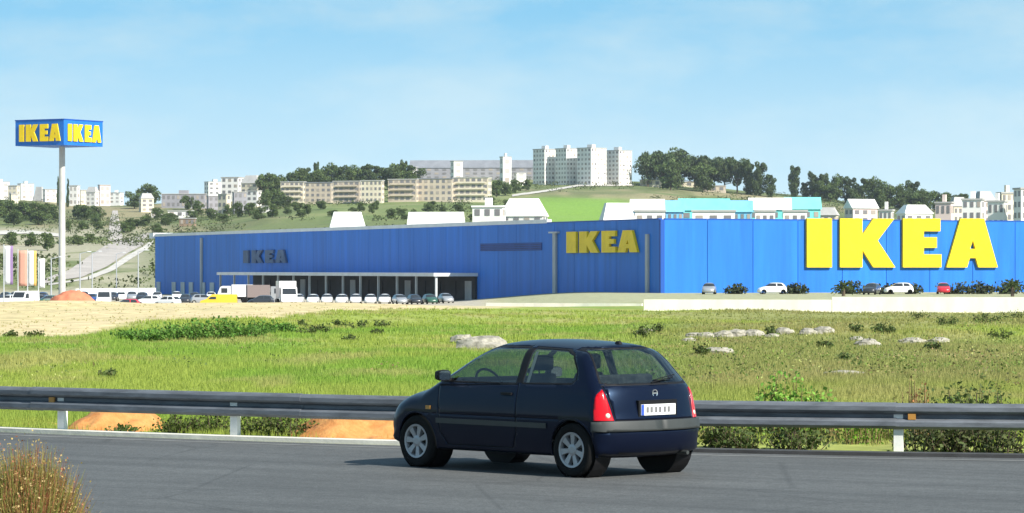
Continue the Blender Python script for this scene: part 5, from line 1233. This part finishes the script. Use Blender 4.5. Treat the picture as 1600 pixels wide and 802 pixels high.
# herbs and weeds through the grass
N = 2600; ysc = rng.uniform(484, 612, N); d_ = 11000 / (ysc - 420); px_ = rng.uniform(-100, 1700, N); x_ = (px_ - 800) / F * d_
nn = fnoise(x_ / 6 + 3, d_ / 12, 111, 3); keep = (rng.uniform(size=N) < np.where(px_ > 980, .55, .07) * sstep(.38, .6, nn)) & (sandy(x_, d_) < .4); x_, d_ = x_[keep], d_[keep]
m = 16; sp = np.repeat(rng.uniform(.10, .30, len(x_)), m); xx = np.repeat(x_, m) + rng.normal(0, 1, len(sp)) * sp; yy = np.repeat(d_, m) + rng.normal(0, 1, len(sp)) * sp * 1.4; zz = height(xx, yy) + rng.uniform(.05, .9, len(sp)) * sp * 1.5
pal = np.array([(.12, .17, .045), (.17, .24, .05), (.28, .22, .10), (.16, .15, .07), (.36, .38, .13)])[rng.choice(5, len(x_), p=[.34, .28, .14, .12, .12])] * rng.uniform(.75, 1.25, (len(x_), 1))
o = link('field_weeds', leaf_mesh('field_weeds', np.stack([xx, yy, zz], 1), rng.uniform(.016, .04, len(sp)), np.repeat(pal, m, 0))); tag(o, 'mixed green and brown weeds growing through the field grass', 'weeds', kind='stuff')
# hillside scrub
N = 5200; px_ = rng.uniform(-100, 1700, N); d_ = rng.uniform(660, 1880, N); x_ = (px_ - 800) / F * d_
nn = fnoise(x_ / 45, d_ / 60, 91, 3); green = (px_ > 815) & (px_ < 1010) & (d_ < 1650); keep = (nn > .50) & ~green & ~((px_ > 100) & (px_ < 240) & (d_ < 1000) & (nn < .62)); x_, d_ = x_[keep], d_[keep]
m = 22; xx = np.repeat(x_, m) + rng.normal(0, 1.5, len(x_) * m); yy = np.repeat(d_, m) + rng.normal(0, 1.5, len(x_) * m); zz = height(xx, yy) + rng.uniform(.2, 2.4, len(xx))
cc = np.repeat(np.array([[.075, .095, .035]]) * rng.uniform(.6, 1.7, (len(x_), 1)), m, 0)
o = link('hillside_scrub', leaf_mesh('hillside_scrub', np.stack([xx, yy, zz], 1), rng.uniform(.25, .55, len(xx)), cc)); tag(o, 'low olive scrub spread over the hillside behind the store', 'scrub', kind='stuff')

# dry flowering grass clump on the near verge
def verge_clump():
    cx, cy = X(40, 24.3), 24.3; r = empty('dry_grass_clump', (cx, cy, 0)); tag(r, 'clump of dry reddish-gold seeding grass on the near verge', 'grass')
    n = 5200; q = np.sqrt(rng.uniform(size=n)); a = rng.uniform(0, 2 * np.pi, n); bx = q * np.cos(a) * .36; by = q * np.sin(a) * .5
    hh = (.99 - .50 * q ** 2.4) * rng.uniform(.55, 1.02, n); lx = rng.normal(0, .07, n) + bx * .25; ly = rng.normal(0, .07, n)
    V, C, Fc = [], [], []
    for k in range(n):
        w = .0045; t = rng.uniform(0, np.pi); wx, wy = math.cos(t) * w, math.sin(t) * w; i = len(V); c0 = np.array([(.22, .24, .06), (.34, .25, .09), (.30, .12, .06)][int(rng.choice(3, p=[.34, .33, .33]))]) * rng.uniform(.7, 1.3)
        for j, s in enumerate((0, .5, 1.0)):
            ww = (1, .8, .15)[j]; X0, Y0, Z0 = bx[k] + lx[k] * s ** 1.6, by[k] + ly[k] * s ** 1.6, hh[k] * s * (1 - .06 * s) - .05
            V += [(X0 - wx * ww, Y0 - wy * ww, Z0), (X0 + wx * ww, Y0 + wy * ww, Z0)]; C += [c0, c0]
        Fc += [(i, i + 1, i + 3, i + 2), (i + 2, i + 3, i + 5, i + 4)]
    me = bpy.data.meshes.new('blades'); me.from_pydata(V, [], Fc); C = np.array(C)
    me.color_attributes.new('Col', 'FLOAT_COLOR', 'POINT').data.foreach_set('color', np.concatenate([C, np.ones((len(C), 1))], 1).ravel().astype(np.float32)); tag(link('blades', me, M['grass'], r), kind='stuff')
    m = 4200; k = rng.integers(0, n, m); s = rng.uniform(.62, 1.02, m); p = np.stack([bx[k] + lx[k] * s, by[k] + ly[k] * s, hh[k] * s * .96], 1) + rng.normal(0, .012, (m, 3))
    pal = np.array([(.42, .31, .12), (.34, .14, .08), (.34, .26, .09), (.46, .34, .17)])[rng.integers(0, 4, m)]
    tag(link('seed_heads', leaf_mesh('seed_heads', p, rng.uniform(.006, .013, m), pal * rng.uniform(.75, 1.25, (m, 1))), None, r), kind='stuff')
verge_clump()

# ------------------------------------------------------------------ air
def haze():
    mb = MB(); mb.box(-2600, 2600, -150, 2600, -8, 110)
    m = bpy.data.materials.new('haze'); m.use_nodes = True; nt = m.node_tree; nt.nodes.remove(nt.nodes['Principled BSDF'])
    v = nt.nodes.new('ShaderNodeVolumePrincipled'); v.inputs['Color'].default_value = (0.80, 0.87, 0.95, 1); v.inputs['Density'].default_value = 0.00005; v.inputs['Anisotropy'].default_value = 0.2
    nt.links.new(v.outputs[0], nt.nodes['Material Output'].inputs['Volume'])
    tag(mb.build('haze', m), 'thin pale haze in the air over the whole place', 'haze', kind='stuff')
haze()
